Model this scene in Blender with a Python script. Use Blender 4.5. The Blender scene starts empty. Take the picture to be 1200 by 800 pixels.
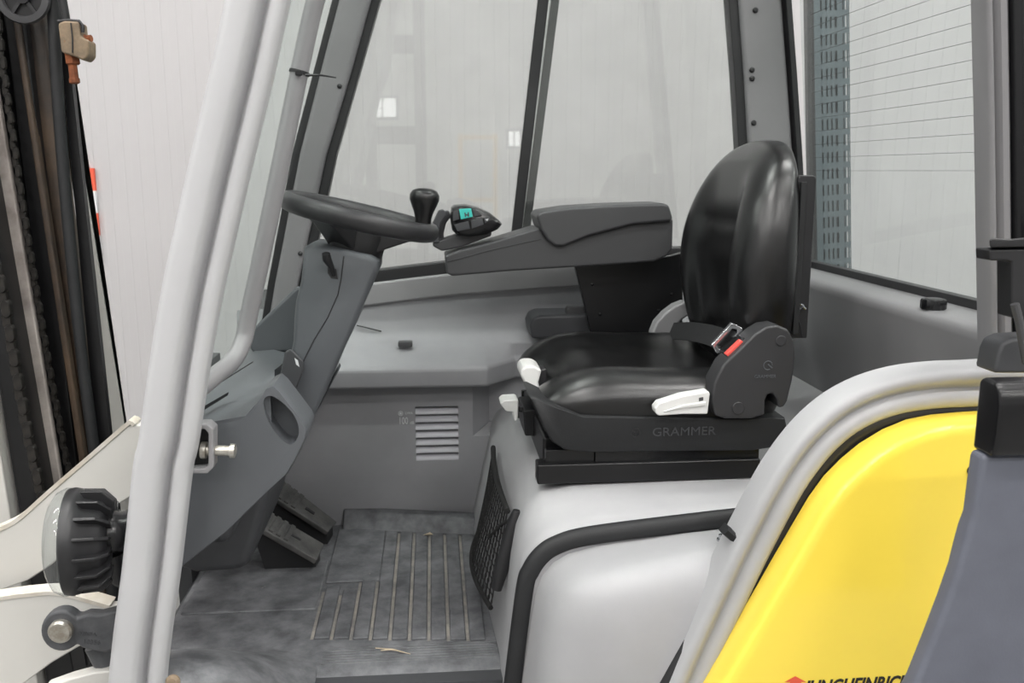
import bpy, bmesh, math, random
from mathutils import Vector, Matrix
random.seed(7)
SC = bpy.context.scene
COL = SC.collection

# ------------------------------------------------------------------ camera
FPX = 1060.0
PITCH = math.atan(200/FPX); YAW = math.radians(5.0)
CAM = Vector((0, 0, 1.5))
cd = bpy.data.cameras.new('camera'); cam = bpy.data.objects.new('camera', cd); COL.objects.link(cam)
cd.sensor_width = 36; cd.lens = 36*FPX/1200; cd.clip_start = .02
cd.dof.use_dof = True; cd.dof.focus_distance = 1.65; cd.dof.aperture_fstop = 8
cam.location = CAM; cam.rotation_euler = (math.pi/2-PITCH, 0, -YAW)
SC.camera = cam
# ------------------------------------------------------------------ world + view
w = bpy.data.worlds.new('world'); SC.world = w; w.use_nodes = True
w.node_tree.nodes['Background'].inputs[0].default_value = (1, .99, .98, 1)
w.node_tree.nodes['Background'].inputs[1].default_value = .42
SC.view_settings.view_transform = 'Standard'; SC.view_settings.look = 'None'
SC.view_settings.gamma = 1; SC.view_settings.use_curve_mapping = False
SC.view_settings.exposure = 0.7
LAMP_EMIT = 42.0          # hall strip lamps

# ------------------------------------------------------------------ measuring helper: a pixel of the photo on a plane of known depth
_F = Vector((math.sin(YAW)*math.cos(PITCH), math.cos(YAW)*math.cos(PITCH), -math.sin(PITCH)))
_R = Vector((math.cos(YAW), -math.sin(YAW), 0)); _U = _R.cross(_F)
def P(px, py, Y=None, X=None, Z=None):
    d = _F + _R*((px-600)/FPX) - _U*((py-400)/FPX)
    t = (Y-CAM.y)/d.y if Y is not None else (X-CAM.x)/d.x if X is not None else (Z-CAM.z)/d.z
    return CAM + d*t
def XZ(pts, Y): return [(q.x, q.z) for q in (P(a, b, Y=Y) for a, b in pts)]

# ------------------------------------------------------------------ materials
def lin(c): 
    c = c/255
    return c/12.92 if c <= .04045 else ((c+.055)/1.055)**2.4
MATS = {}
def mat(name, rgb, rough=.5, metal=0, var=.12, vscale=9, bump=0, bscale=400, coat=0, rgb2=None, spot=None, spot_rgb=None, sscale=14, spec=.5):
    m = bpy.data.materials.new(name); m.use_nodes = True; nt = m.node_tree; N = nt.nodes; L = nt.links
    b = N['Principled BSDF']
    tc = N.new('ShaderNodeTexCoord')
    col = [lin(c) for c in rgb]
    c2 = [lin(c) for c in rgb2] if rgb2 else [c*(1-var) for c in col]
    no = N.new('ShaderNodeTexNoise'); no.inputs['Scale'].default_value = vscale; no.inputs['Detail'].default_value = 5; no.inputs['Roughness'].default_value = .62
    L.new(tc.outputs['Object'], no.inputs['Vector'])
    rp = N.new('ShaderNodeValToRGB'); rp.color_ramp.elements[0].position = .35; rp.color_ramp.elements[1].position = .65
    rp.color_ramp.elements[0].color = (*c2, 1); rp.color_ramp.elements[1].color = (*col, 1)
    L.new(no.outputs['Fac'], rp.inputs['Fac']); out = rp.outputs['Color']
    if spot:
        n2 = N.new('ShaderNodeTexNoise'); n2.inputs['Scale'].default_value = sscale; n2.inputs['Detail'].default_value = 8; n2.inputs['Roughness'].default_value = .7
        L.new(tc.outputs['Object'], n2.inputs['Vector'])
        r2 = N.new('ShaderNodeValToRGB'); r2.color_ramp.elements[0].position = spot; r2.color_ramp.elements[1].position = min(1, spot+.08)
        r2.color_ramp.elements[0].color = (0, 0, 0, 1); r2.color_ramp.elements[1].color = (1, 1, 1, 1)
        L.new(n2.outputs['Fac'], r2.inputs['Fac'])
        mx = N.new('ShaderNodeMix'); mx.data_type = 'RGBA'
        L.new(r2.outputs['Color'], mx.inputs['Factor']); L.new(out, mx.inputs[6]); mx.inputs[7].default_value = (*[lin(c) for c in spot_rgb], 1)
        out = mx.outputs[2]
    L.new(out, b.inputs['Base Color'])
    b.inputs['Roughness'].default_value = rough; b.inputs['Metallic'].default_value = metal
    b.inputs['Specular IOR Level'].default_value = spec
    if coat: b.inputs['Coat Weight'].default_value = coat; b.inputs['Coat Roughness'].default_value = .08
    if bump:
        n3 = N.new('ShaderNodeTexNoise'); n3.inputs['Scale'].default_value = bscale; n3.inputs['Detail'].default_value = 2
        L.new(tc.outputs['Object'], n3.inputs['Vector'])
        bp = N.new('ShaderNodeBump'); bp.inputs['Strength'].default_value = bump; bp.inputs['Distance'].default_value = .002
        L.new(n3.outputs['Fac'], bp.inputs['Height']); L.new(bp.outputs['Normal'], b.inputs['Normal'])
    MATS[name] = m; return m
def glass(name, tint, dust=.06, refl=.05, graze=.5):
    m = bpy.data.materials.new(name); m.use_nodes = True; nt = m.node_tree; N = nt.nodes; L = nt.links
    N.remove(N['Principled BSDF']); o = N['Material Output']
    tr = N.new('ShaderNodeBsdfTransparent'); tr.inputs[0].default_value = (*tint, 1)
    df = N.new('ShaderNodeBsdfDiffuse'); df.inputs[0].default_value = (.62, .63, .62, 1)
    tl = N.new('ShaderNodeBsdfTranslucent'); tl.inputs[0].default_value = (.62, .63, .62, 1)
    ad = N.new('ShaderNodeMixShader'); ad.inputs[0].default_value = .5
    L.new(df.outputs[0], ad.inputs[1]); L.new(tl.outputs[0], ad.inputs[2])
    m1 = N.new('ShaderNodeMixShader'); m1.inputs[0].default_value = dust
    tc = N.new('ShaderNodeTexCoord'); no = N.new('ShaderNodeTexNoise'); no.inputs['Scale'].default_value = 6; no.inputs['Detail'].default_value = 6
    L.new(tc.outputs['Object'], no.inputs['Vector'])
    mu = N.new('ShaderNodeMath'); mu.operation = 'MULTIPLY'; mu.inputs[1].default_value = dust*2; L.new(no.outputs['Fac'], mu.inputs[0]); L.new(mu.outputs[0], m1.inputs[0])
    L.new(tr.outputs[0], m1.inputs[1]); L.new(ad.outputs[0], m1.inputs[2])
    gl = N.new('ShaderNodeBsdfGlossy'); gl.inputs['Roughness'].default_value = .015
    lw = N.new('ShaderNodeLayerWeight'); lw.inputs[0].default_value = .5
    pw = N.new('ShaderNodeMath'); pw.operation = 'POWER'; pw.inputs[1].default_value = 5; L.new(lw.outputs['Facing'], pw.inputs[0])
    ma = N.new('ShaderNodeMath'); ma.operation = 'MULTIPLY_ADD'; ma.inputs[1].default_value = graze; ma.inputs[2].default_value = refl; L.new(pw.outputs[0], ma.inputs[0])
    m2 = N.new('ShaderNodeMixShader'); L.new(ma.outputs[0], m2.inputs[0]); L.new(m1.outputs[0], m2.inputs[1]); L.new(gl.outputs[0], m2.inputs[2])
    L.new(m2.outputs[0], o.inputs[0]); MATS[name] = m; return m
def emit(name, rgb, s):
    m = bpy.data.materials.new(name); m.use_nodes = True; b = m.node_tree.nodes['Principled BSDF']
    b.inputs['Base Color'].default_value = (*rgb, 1); b.inputs['Emission Color'].default_value = (*rgb, 1); b.inputs['Emission Strength'].default_value = s
    MATS[name] = m; return m

mat('wall_white', (184, 182, 183), .45, var=.03, vscale=2)
mat('hall_floor', (120, 120, 118), .5, var=.2, vscale=3)
mat('hall_ceiling', (215, 215, 213), .8, var=.05)
mat('cab_paint', (140, 139, 141), .42, var=.05, vscale=6, bump=.05, bscale=900)
mat('cab_paint_shaded', (126, 125, 127), .42, var=.05, vscale=6, bump=.05, bscale=900)  # same paint as cab_paint, with the shade on the pillars put into the colour
mat('pillar_paint', (186, 186, 188), .4, var=.04, vscale=6, spot=.77, spot_rgb=(120, 116, 112), sscale=30)
mat('arch_paint', (168, 168, 170), .4, var=.04, vscale=6)
mat('wheel_rubber', (46, 46, 48), .4, var=.12, vscale=10, bump=.08, bscale=500)
mat('hood_plastic', (166, 166, 168), .36, var=.07, vscale=7, bump=.06, bscale=700)
mat('panel_plastic', (150, 150, 153), .55, var=.12, vscale=5, bump=.12, bscale=600)
mat('dash_plastic', (90, 93, 97), .5, var=.08, vscale=5, bump=.12, bscale=700)
mat('dark_plastic', (66, 67, 70), .5, var=.1, vscale=6, bump=.12, bscale=700)
mat('arm_plastic', (70, 70, 72), .5, var=.06, vscale=6, bump=.15, bscale=900)
mat('recliner_plastic', (50, 50, 52), .5, var=.08, vscale=8, bump=.12, bscale=900)
mat('guard_rubber', (98, 101, 112), .6, var=.15, vscale=10, bump=.1, bscale=300)
mat('black_plastic', (38, 38, 40), .42, var=.2, vscale=8, bump=.08, bscale=600)
mat('black_gloss', (24, 24, 26), .22, var=.2, vscale=8)
mat('rubber', (32, 33, 35), .6, var=.25, vscale=14, bump=.1, bscale=300)
mat('mat_rubber', (116, 117, 120), .62, rgb2=(80, 81, 84), vscale=20, bump=.25, bscale=220, spot=.68, spot_rgb=(146, 144, 141), sscale=22)
mat('pedal_rubber', (92, 91, 90), .65, rgb2=(64, 64, 64), vscale=20, bump=.2, bscale=250)
mat('mat_dusty', (152, 146, 138), .8, rgb2=(118, 116, 114), vscale=24, bump=.3, bscale=200)
mat('vinyl', (19, 19, 20), .28, var=.15, vscale=10, bump=.12, bscale=520, spec=.65)
mat('black_paint', (20, 20, 22), .35, var=.2, vscale=8)
mat('cream_paint', (206, 204, 199), .45, var=.05, vscale=4, spot=.73, spot_rgb=(150, 108, 76), sscale=8)
mat('cream_edge', (222, 218, 210), .5, rgb2=(204, 194, 178), vscale=16)
mat('yellow_paint', (255, 226, 84), .28, var=.03, vscale=4, coat=.4)
mat('mast_black', (24, 24, 26), .38, rgb2=(14, 14, 16), vscale=12, spot=.72, spot_rgb=(70, 62, 54), sscale=18)
mat('mast_brown', (92, 76, 62), .36, rgb2=(52, 48, 46), vscale=5, spot=.66, spot_rgb=(120, 84, 56), sscale=7)
mat('mast_worn', (186, 178, 172), .4, metal=.1, rgb2=(128, 120, 116), vscale=9, spot=.64, spot_rgb=(146, 104, 74), sscale=9)
mat('chain_steel', (58, 55, 52), .4, metal=.5, rgb2=(30, 29, 29), vscale=40)
mat('rust', (146, 84, 50), .8, rgb2=(98, 56, 36), vscale=60, bump=.4, bscale=160)
mat('rust_clamp', (150, 130, 106), .7, rgb2=(96, 84, 70), vscale=26, spot=.62, spot_rgb=(150, 92, 50), sscale=30)
mat('zinc', (205, 203, 196), .28, metal=.75, rgb2=(160, 152, 140), vscale=60)
mat('steel', (190, 192, 196), .2, metal=.9, var=.1)
mat('handle_white', (222, 222, 220), .42, var=.05, vscale=12)
mat('red_plastic', (228, 84, 74), .4, var=.06)
mat('webbing', (40, 40, 42), .7, var=.25, vscale=90, bump=.4, bscale=500)
mat('teal', (70, 200, 190), .4, var=.08, vscale=30)
mat('print_white', (214, 216, 218), .6, var=.02)
mat('print_black', (30, 28, 28), .5, var=.02)
mat('print_red', (226, 92, 66), .5, var=.02)
mat('yellow_frame', (232, 184, 60), .5, var=.05)
mat('straw', (196, 180, 154), .7, var=.3, vscale=60)
mat('cap_casting', (86, 87, 90), .5, rgb2=(62, 63, 66), vscale=20, bump=.25, bscale=180)
mat('louvre_grey', (86, 96, 101), .45, var=.1, vscale=8)
mat('net_black', (26, 26, 26), .7)
mat('silver_vent', (186, 186, 192), .3, var=.06)
glass('side_glass', (.93, .95, .94), dust=.07, refl=.06)
glass('wind_glass', (.93, .965, .95), dust=.03, refl=.03, graze=.14)
glass('rear_glass', (.93, .96, .95), dust=.04, refl=.03)
glass('lens_plastic', (.93, .95, .95), dust=.07, refl=.06)
emit('window_glow', (1, 1, 1), 2.2)
emit('lamp_tube', (1, .98, .95), LAMP_EMIT)

# ------------------------------------------------------------------ mesh helpers
def M_(verts, faces):
    me = bpy.data.meshes.new('mesh'); me.from_pydata([tuple(v) for v in verts], [], faces)
    bm = bmesh.new(); bm.from_mesh(me); bmesh.ops.recalc_face_normals(bm, faces=bm.faces); bm.to_mesh(me); bm.free()
    return me
def join(*ms):
    V = []; Fc = []
    for me in ms:
        o = len(V); V += [tuple(v.co) for v in me.vertices]; Fc += [[i+o for i in p.vertices] for p in me.polygons]
    me = bpy.data.meshes.new('mesh'); me.from_pydata(V, [], Fc); return me
def finish(o, angle=35, bevel=0, seg=2, sub=0, smooth=True):
    me = o.data
    if smooth:
        for p in me.polygons: p.use_smooth = True
        if angle < 180: me.set_sharp_from_angle(angle=math.radians(angle))
    if bevel:
        m = o.modifiers.new('bevel', 'BEVEL'); m.width = bevel; m.segments = seg; m.limit_method = 'ANGLE'; m.angle_limit = math.radians(32)
        m.harden_normals = False
        for p in me.polygons: p.use_smooth = True
        me.set_sharp_from_angle(angle=math.radians(180))
        mm = o.modifiers.new('wn', 'WEIGHTED_NORMAL'); mm.keep_sharp = True
    if sub:
        m = o.modifiers.new('sub', 'SUBSURF'); m.levels = sub; m.render_levels = sub
def obj(name, me, material, parent=None, label=None, cat=None, group=None, kind=None, **kw):
    me.name = name; o = bpy.data.objects.new(name, me); COL.objects.link(o)
    if not me.materials: me.materials.append(MATS[material])
    if parent is not None:
        o.parent = parent
        if parent.type == 'EMPTY': o.matrix_parent_inverse = Matrix.Translation(-parent.location)
    tag(o, label, cat, group, kind); finish(o, **kw); return o
def tag(o, label=None, cat=None, group=None, kind=None):
    for k, v in (('label', label), ('category', cat), ('group', group), ('kind', kind)):
        if v: o[k] = v
    return o
def thing(name, loc, label, cat, group=None, kind=None):
    o = bpy.data.objects.new(name, None); COL.objects.link(o); o.location = loc; o.empty_display_size = .05
    return tag(o, label, cat, group, kind)
def box(x0, x1, y0, y1, z0, z1):
    v = [(x, y, z) for x in (x0, x1) for y in (y0, y1) for z in (z0, z1)]
    return M_(v, [(0, 1, 3, 2), (4, 6, 7, 5), (0, 4, 5, 1), (2, 3, 7, 6), (0, 2, 6, 4), (1, 5, 7, 3)])
def hull8(a, b):            # two quads (4 points each) joined to a solid
    return loft([a, b])
def loft(rings, cap=True, closed=True):
    n = len(rings[0]); V = [v for r in rings for v in r]; Fc = []
    for i in range(len(rings)-1):
        for j in range(n if closed else n-1):
            k = (j+1) % n; Fc.append((i*n+j, i*n+k, (i+1)*n+k, (i+1)*n+j))
    if cap and closed: Fc.append(tuple(range(n))); Fc.append(tuple(range((len(rings)-1)*n, len(rings)*n)))
    return M_(V, Fc)
def prism(pts_xz, y0, y1):
    return loft([[(x, y0, z) for x, z in pts_xz], [(x, y1, z) for x, z in pts_xz]])
def prism_px(pts, y0, y1, Yref=None):
    return prism(XZ(pts, Yref if Yref else y0), y0, y1)
def frames(path):
    n = len(path); T = []
    for i in range(n):
        a = path[max(0, i-1)]; b = path[min(n-1, i+1)]; T.append((b-a).normalized())
    return T
def tube(path, r, n=12, cap=True):
    path = [Vector(p) for p in path]; T = frames(path)
    rr = r if isinstance(r, (list, tuple)) else [r]*len(path)
    up = Vector((0, 1, 0)) if abs(T[0].y) < .9 else Vector((1, 0, 0)); rings = []
    nrm = (up - T[0]*up.dot(T[0])).normalized()
    for p, t, q in zip(path, T, rr):
        nrm = (nrm - t*nrm.dot(t)).normalized(); bn = t.cross(nrm)
        rings.append([p + (nrm*math.cos(2*math.pi*k/n) + bn*math.sin(2*math.pi*k/n))*q for k in range(n)])
    return loft(rings, cap)
def smooth_path(pts, k=6):
    pts = [Vector(p) for p in pts]; out = []
    for i in range(len(pts)-1):
        p0 = pts[max(0, i-1)]; p1 = pts[i]; p2 = pts[i+1]; p3 = pts[min(len(pts)-1, i+2)]
        for j in range(k):
            t = j/k; out.append(.5*((2*p1)+(p2-p0)*t+(2*p0-5*p1+4*p2-p3)*t*t+(3*p1-p0-3*p2+p3)*t**3))
    out.append(pts[-1]); return out
def sweep(path, prof, vdir=(0, 1, 0), cap=True, flip=1):
    # prof (u,v): u across the path at right angles to vdir, v along vdir
    path = [Vector(p) for p in path]; T = frames(path); V = Vector(vdir); rings = []
    for p, t in zip(path, T):
        u = t.cross(V).normalized()*flip
        rings.append([p + u*a + V*b for a, b in prof])
    return loft(rings, cap)
def lathe(prof, o, axis=(0, 0, 1), n=24, cap=True):
    A = Vector(axis).normalized(); B = A.orthogonal().normalized(); Cc = A.cross(B); o = Vector(o)
    return loft([[o + A*h + (B*math.cos(2*math.pi*k/n)+Cc*math.sin(2*math.pi*k/n))*max(r, 1e-4) for k in range(n)] for r, h in prof], cap)
def disc(o, axis, r, h, n=20): return lathe([(r, 0), (r, h)], o, axis, n)
def text(s, size, origin, ux, uz, depth=.0006, shear=0, offset=0, sx=1):
    c = bpy.data.curves.new('t', 'FONT'); c.body = s; c.size = size; c.extrude = depth; c.shear = shear; c.offset = offset; c.resolution_u = 3
    t = bpy.data.objects.new('t', c); COL.objects.link(t)
    dg = bpy.context.evaluated_depsgraph_get(); me = bpy.data.meshes.new_from_object(t.evaluated_get(dg))
    bpy.data.objects.remove(t); me.materials.clear()
    ux = Vector(ux).normalized(); uz = Vector(uz).normalized(); nn = ux.cross(uz); o = Vector(origin)
    for v in me.vertices: 
        q = v.co.copy(); v.co = o + ux*q.x*sx + uz*q.y + nn*q.z
    return me
def sgnp(a, e): return math.copysign(abs(a)**e, a)

# ================================================================== the hall
def hall():
    WY = 4.3
    wall = tag(bpy.data.objects.new('wall_back', None), kind='structure'); COL.objects.link(wall)
    wall.location = (0, WY, 0); wall['label'] = 'white ribbed sandwich panel hall wall'
    pitch = .067; n = 16; prof = []
    for k in range(n):
        x = k*pitch; prof += [(x+(.0003 if k == 0 else .004), 0), (x+pitch*.5-.006, .0), (x+pitch*.5, .0005), (x+pitch-.006, .0005), (x+pitch, .0013)]
    W = n*pitch
    V = []; Fc = []
    for x, d in prof: V += [(x, d, -.0), (x, d, 6.0)]
    m = len(prof)
    for i in range(m-1): Fc.append((2*i, 2*i+2, 2*i+3, 2*i+1))
    b0 = len(V); V += [(prof[0][0], .05, 0), (prof[0][0], .05, 6), (prof[-1][0], .05, 0), (prof[-1][0], .05, 6)]
    Fc += [(b0, b0+1, b0+3, b0+2), (0, 1, b0+1, b0), (2*m-2, b0+2, b0+3, 2*m-1), (1, 2*m-1, b0+3, b0+1), (0, b0, b0+2, 2*m-2)]
    me = M_(V, Fc)
    x = -5.2; i = 0
    while x < 7:
        o = obj('wall_panel', me, 'wall_white', wall, smooth=False); o.location = (x, WY, 0); x += W
    obj('floor', box(-9, 11, -12, WY+.05, -.1, 0), 'hall_floor', kind='structure', smooth=False)
    obj('wall_front', box(-9, 11, -12.2, -12, 0, 6), 'hall_ceiling', kind='structure', smooth=False)
    for i, (x, z, ww, hh) in enumerate(((-.85, 2.6, .24, .16), (1.5, 2.07, .1, .13), (-5, 2.4, .5, .4))):
        o = obj('window_%d' % (i+1), box(x-ww, x+ww, -12.0, -11.96, z-hh, z+hh), 'window_glow', kind='structure', smooth=False)
        obj('window_frame', join(box(x-ww-.05, x-ww, -12, -11.93, z-hh-.05, z+hh+.05), box(x+ww, x+ww+.05, -12, -11.93, z-hh-.05, z+hh+.05), box(x-.012, x+.012, -11.97, -11.93, z-hh, z+hh),
            box(x-ww, x+ww, -12, -11.93, z-hh-.05, z-hh), box(x-ww, x+ww, -12, -11.93, z+hh, z+hh+.05)), 'cab_paint_shaded', o, smooth=False)
    t = thing('safety_barrier', (.64, -8, 0), 'yellow safety barrier frame reflected faintly in the far side window', 'barrier')
    for x in (.4, .88): obj('post', box(x-.03, x+.03, -8.03, -7.97, 0, 2.0), 'yellow_frame', t, bevel=.01)
    for z in (1.1, 1.95): obj('crossbar', box(.43, .85, -8.025, -7.975, z-.03, z+.03), 'yellow_frame', t, bevel=.008)
    t = thing('parked_mast', (-.42, -6, 0), 'dark mast of another truck reflected in the far side window', 'mast')
    for x in (-.75, -.18): obj('upright', box(x, x+.13, -6.1, -5.9, 0, 4), 'mast_black', t, bevel=.01)
    for z in (.5, 1.9, 2.9): obj('crossmember', box(-.62, -.18, -6.05, -5.95, z-.1, z+.1), 'mast_black', t, bevel=.01)
    rows = [(y, x) for y in (-6, -3, -.4, 1.8) for x in (-4.2, -1.0, 2.2, 5.4)]
    for (y, x) in rows:
        t = thing('ceiling_lamp', (x, y, 5.2), 'white strip lamp hanging in rows from the hall ceiling', 'lamp', 'strip lamps of the hall')
        obj('housing', box(x-.8, x+.8, y-.14, y+.14, 5.22, 5.3), 'hall_ceiling', t, bevel=.01)
        obj('tube', box(x-.77, x+.77, y-.11, y+.11, 5.2, 5.22), 'lamp_tube', t, smooth=False)
hall()

# ================================================================== forklift cab frame
NY = 1.30; FY = 2.36
cab = thing('forklift_cab', (.2, 1.8, .55), 'grey painted forklift cab frame with windows and slanting front pillars', 'forklift cab')
def up_ext(pts, dz):        # carry a pillar on upwards along its own line
    a, b = pts[0], pts[1]; t = (a-b).normalized(); return [a + t*(dz/t.z)] + pts
nearA = [P(a, b, Y=NY) for a, b in ((258, 0), (241, 81), (216, 189), (199, 267), (184, 338), (169, 429), (157, 517), (150, 550), (138, 665), (123, 787))]
nearA = up_ext(nearA, .42); nearA.append(nearA[-1] + Vector((-.03, 0, -.22)))
nearA = smooth_path(nearA, 3)
profA = [(0, .03), (.002, .014), (.008, .004), (.016, 0), (.036, 0), (.042, .003), (.046, .012), (.048, .028), (.052, .034), (.056, .030), (.058, .020), (.063, .014), (.072, .013), (.080, .018), (.082, .026), (.082, .045), (.002, .045)]
pA = obj('front_pillar', sweep(nearA, profA, flip=1), 'pillar_paint', cab, label='broad light grey curved near front pillar', angle=50)
# latch striker bracket on the pillar
br = obj('striker_bracket', join(prism_px([(222, 497), (243, 497), (250, 503), (250, 548), (243, 555), (222, 555), (222, 551), (240, 549), (244, 545), (244, 508), (240, 503), (222, 502)], 1.345, 1.375)), 'cab_paint', pA, bevel=.002)
bx0 = P(236, 527, Y=1.36)
obj('striker_pin', lathe([(.013, 0), (.013, .008), (.0085, .009), (.0085, .012), (.012, .013), (.012, .02), (.008, .021), (.008, .042), (.011, .043), (.011, .05), (.006, .052)], bx0, (1, 0, -.06), 16), 'zinc', pA)
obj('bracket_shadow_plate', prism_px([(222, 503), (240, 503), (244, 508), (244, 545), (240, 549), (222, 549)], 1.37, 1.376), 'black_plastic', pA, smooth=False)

farA_l = [P(a, b, Y=FY) for a, b in ((400, 0), (378, 85), (354, 180), (325, 330), (312, 410))]
farA_r = [P(a, b, Y=FY) for a, b in ((437, 0), (412, 90), (385, 180), (352, 330), (338, 410))]
def quadloft(lft, rgt, y0, y1):
    return loft([[(a.x, y0, a.z), (b.x, y0, b.z), (b.x, y1, b.z), (a.x, y1, a.z)] for a, b in zip(lft, rgt)])
def ext2(pts, dz, dn): 
    q = up_ext(pts, dz); t = (q[-1]-q[-2]).normalized(); q.append(q[-1] - t*(dn/t.z)); return q
fl = ext2(farA_l, .22, .3); fr = ext2(farA_r, .22, .3)
pB = obj('front_pillar', quadloft(fl, fr, FY-.05, FY+.03), 'cab_paint_shaded', cab, label='grey far front pillar', bevel=.012)
for (a, b) in ((398, 101), (352, 297)):
    q = P(a, b, Y=FY-.05); obj('rivet', lathe([(.006, 0), (.006, .002), (.003, .004)], q, (0, -1, 0), 12), 'black_plastic', pB)
# black seal strips on both sides of the far pillar
def strip(l, r, y0, y1, name, m, par, **k): return obj(name, quadloft(l, r, y0, y1), m, par, **k)
s1 = [P(a, b, Y=FY) for a, b in ((392, 0), (345, 180), (317, 330), (304, 410))]; s2 = [P(a, b, Y=FY) for a, b in ((401, 0), (355, 180), (326, 330), (313, 410))]
strip(ext2(s1, .22, .2), ext2(s2, .22, .2), FY-.04, FY-.01, 'windshield_seal', 'black_plastic', cab, bevel=.002)
s1 = [P(a, b, Y=FY) for a, b in ((436, 0), (384, 180), (351, 330))]; s2 = [P(a, b, Y=FY) for a, b in ((447, 0), (396, 180), (364, 330))]
strip(ext2(s1, .22, .1), ext2(s2, .22, .1), FY-.03, FY+.01, 'window_seal', 'black_plastic', cab, bevel=.003)
# windshield between the two front pillars
wn = [p + Vector((.05, .05, 0)) for p in nearA if p.z > 1.08]
def xat(pts, z):
    for a, b in zip(pts, pts[1:]):
        if (a.z-z)*(b.z-z) <= 0: t = (z-a.z)/(b.z-a.z); return a.x+(b.x-a.x)*t
    return pts[-1].x if z < pts[-1].z else pts[0].x
zs = [2.13-(2.13-1.09)*i/10 for i in range(11)]
rings = []
for z in zs:
    xn = xat(nearA, z)+.022; xf = xat(fl, z)-.012
    row = []
    for k in range(5):
        t = k/4; y = 1.36+(FY-.03-1.36)*t; row.append((xn+(xf-xn)*t-.03*math.sin(math.pi*t), y, z))
    rings.append(row + [(x-.005, y, z_) for x, y, z_ in reversed(row)])
obj('windshield', loft(rings), 'wind_glass', cab, label='greenish curved windshield glass', angle=60)
wp = [P(a, b, Y=1.72) for a, b in ((318, 196), (300, 226), (278, 262), (262, 305), (252, 360), (244, 425))]
obj('wiper_arm', tube(smooth_path([p-Vector((.055, 0, 0)) for p in wp], 4), .0035, 8), 'dark_plastic', cab, angle=60)
# roof
zr = 2.14
xa = xat(nearA, 2.1); xb = .80
roof = obj('roof_frame', join(box(xa-.02, xa+.10, NY, FY+.03, zr, zr+.06), box(xb-.14, xb+.02, NY, FY+.03, zr, zr+.06), box(xa+.1, xb-.14, NY, NY+.09, zr, zr+.06), box(xa+.1, xb-.14, FY-.06, FY+.03, zr, zr+.06)), 'cab_paint', cab, bevel=.012)
obj('roof_pane', box(xa+.1, xb-.14, NY+.09, FY-.06, zr+.02, zr+.028), 'rear_glass', cab, smooth=False)
# grab rail
gr = [P(392, -70, Y=1.52), P(370, 0, Y=1.52), P(351, 84, Y=1.52), P(314, 265, Y=1.5), P(291, 372, Y=1.5), P(284, 402, Y=1.49), P(271, 424, Y=1.46), P(252, 440, Y=1.41), P(228, 460, Y=1.355)]
gr = [gr[0]+Vector((.03, 0, .25))] + gr
obj('grab_rail', tube(smooth_path(gr, 5), .0145, 14), 'cab_paint', cab, label='bent grey grab rail beside the near front pillar', angle=60)
# far side window panes, divider, seals
sill = [(-.36, 1.228), (-.15, 1.247), (.03, 1.268), (.3, 1.285), (.64, 1.30), (.80, 1.302)]
def sz(x):
    for a, b in zip(sill, sill[1:]):
        if a[0] <= x <= b[0]: return a[1]+(b[1]-a[1])*(x-a[0])/(b[0]-a[0])
    return sill[0][1] if x < 0 else sill[-1][1]
d1 = [P(636, 0, Y=FY), P(605, 270, Y=FY)]; d2 = [P(651, 0, Y=FY), P(617, 270, Y=FY)]
def dline(d, z): return d[0].x+(d[1].x-d[0].x)*(z-d[0].z)/(d[1].z-d[0].z)
def ln(l, z): return xat(l, z)
cf_l = [P(850, -60, Y=FY), P(850, 0, Y=FY), P(857, 90, Y=FY), P(862, 175, Y=FY), P(868, 300, Y=FY)]
pane1 = [(dline(d2, 1.22), 1.22), (dline(d2, 2.14), 2.14)]+[(xat(fr, z)-.012, z) for z in (2.14, 1.95, 1.8, 1.65, 1.5, 1.35, 1.22)]
obj('window_pane', prism(pane1, FY+.004, FY+.009), 'side_glass', cab, label='front sliding pane of the far side window', smooth=False)
pane2 = [(dline(d1, 1.22), 1.22), (.83, 1.22), (.76, 2.14), (dline(d1, 2.14), 2.14)]
obj('window_pane', prism(pane2, FY-.012, FY-.007), 'side_glass', cab, label='rear sliding pane of the far side window', smooth=False)
for d, y, wd in ((d1, FY-.016, .0135), (d2, FY+.002, .0105)):
    zz = (1.2, 2.14)
    obj('window_divider', loft([[(dline(d, z)-wd, y, z), (dline(d, z)+wd, y, z), (dline(d, z)+wd, y+.014, z), (dline(d, z)-wd, y+.014, z)] for z in zz]), 'black_plastic', cab, bevel=.003)
# sill seal + painted band
def along(fn0, fn1, y0, y1, x0, x1, n=12):
    rr = []
    for i in range(n+1):
        x = x0+(x1-x0)*i/n; a = fn0(x); b = fn1(x); rr.append([(x, y0, a), (x, y1, a), (x, y1, b), (x, y0, b)])
    return loft(rr)
obj('window_seal', along(lambda x: sz(x)-.03, lambda x: sz(x)+.003, FY-.03, FY+.012, -.34, .82), 'black_plastic', cab, bevel=.004)
obj('window_sill', along(lambda x: sz(x)-.085, lambda x: sz(x)-.028, FY-.045, FY+.02, -.36, .9), 'cab_paint', cab, bevel=.006)
obj('outer_skin', box(-.46, .95, FY-.005, FY+.03, .5, 1.2), 'cab_paint', cab, smooth=False)
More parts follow.
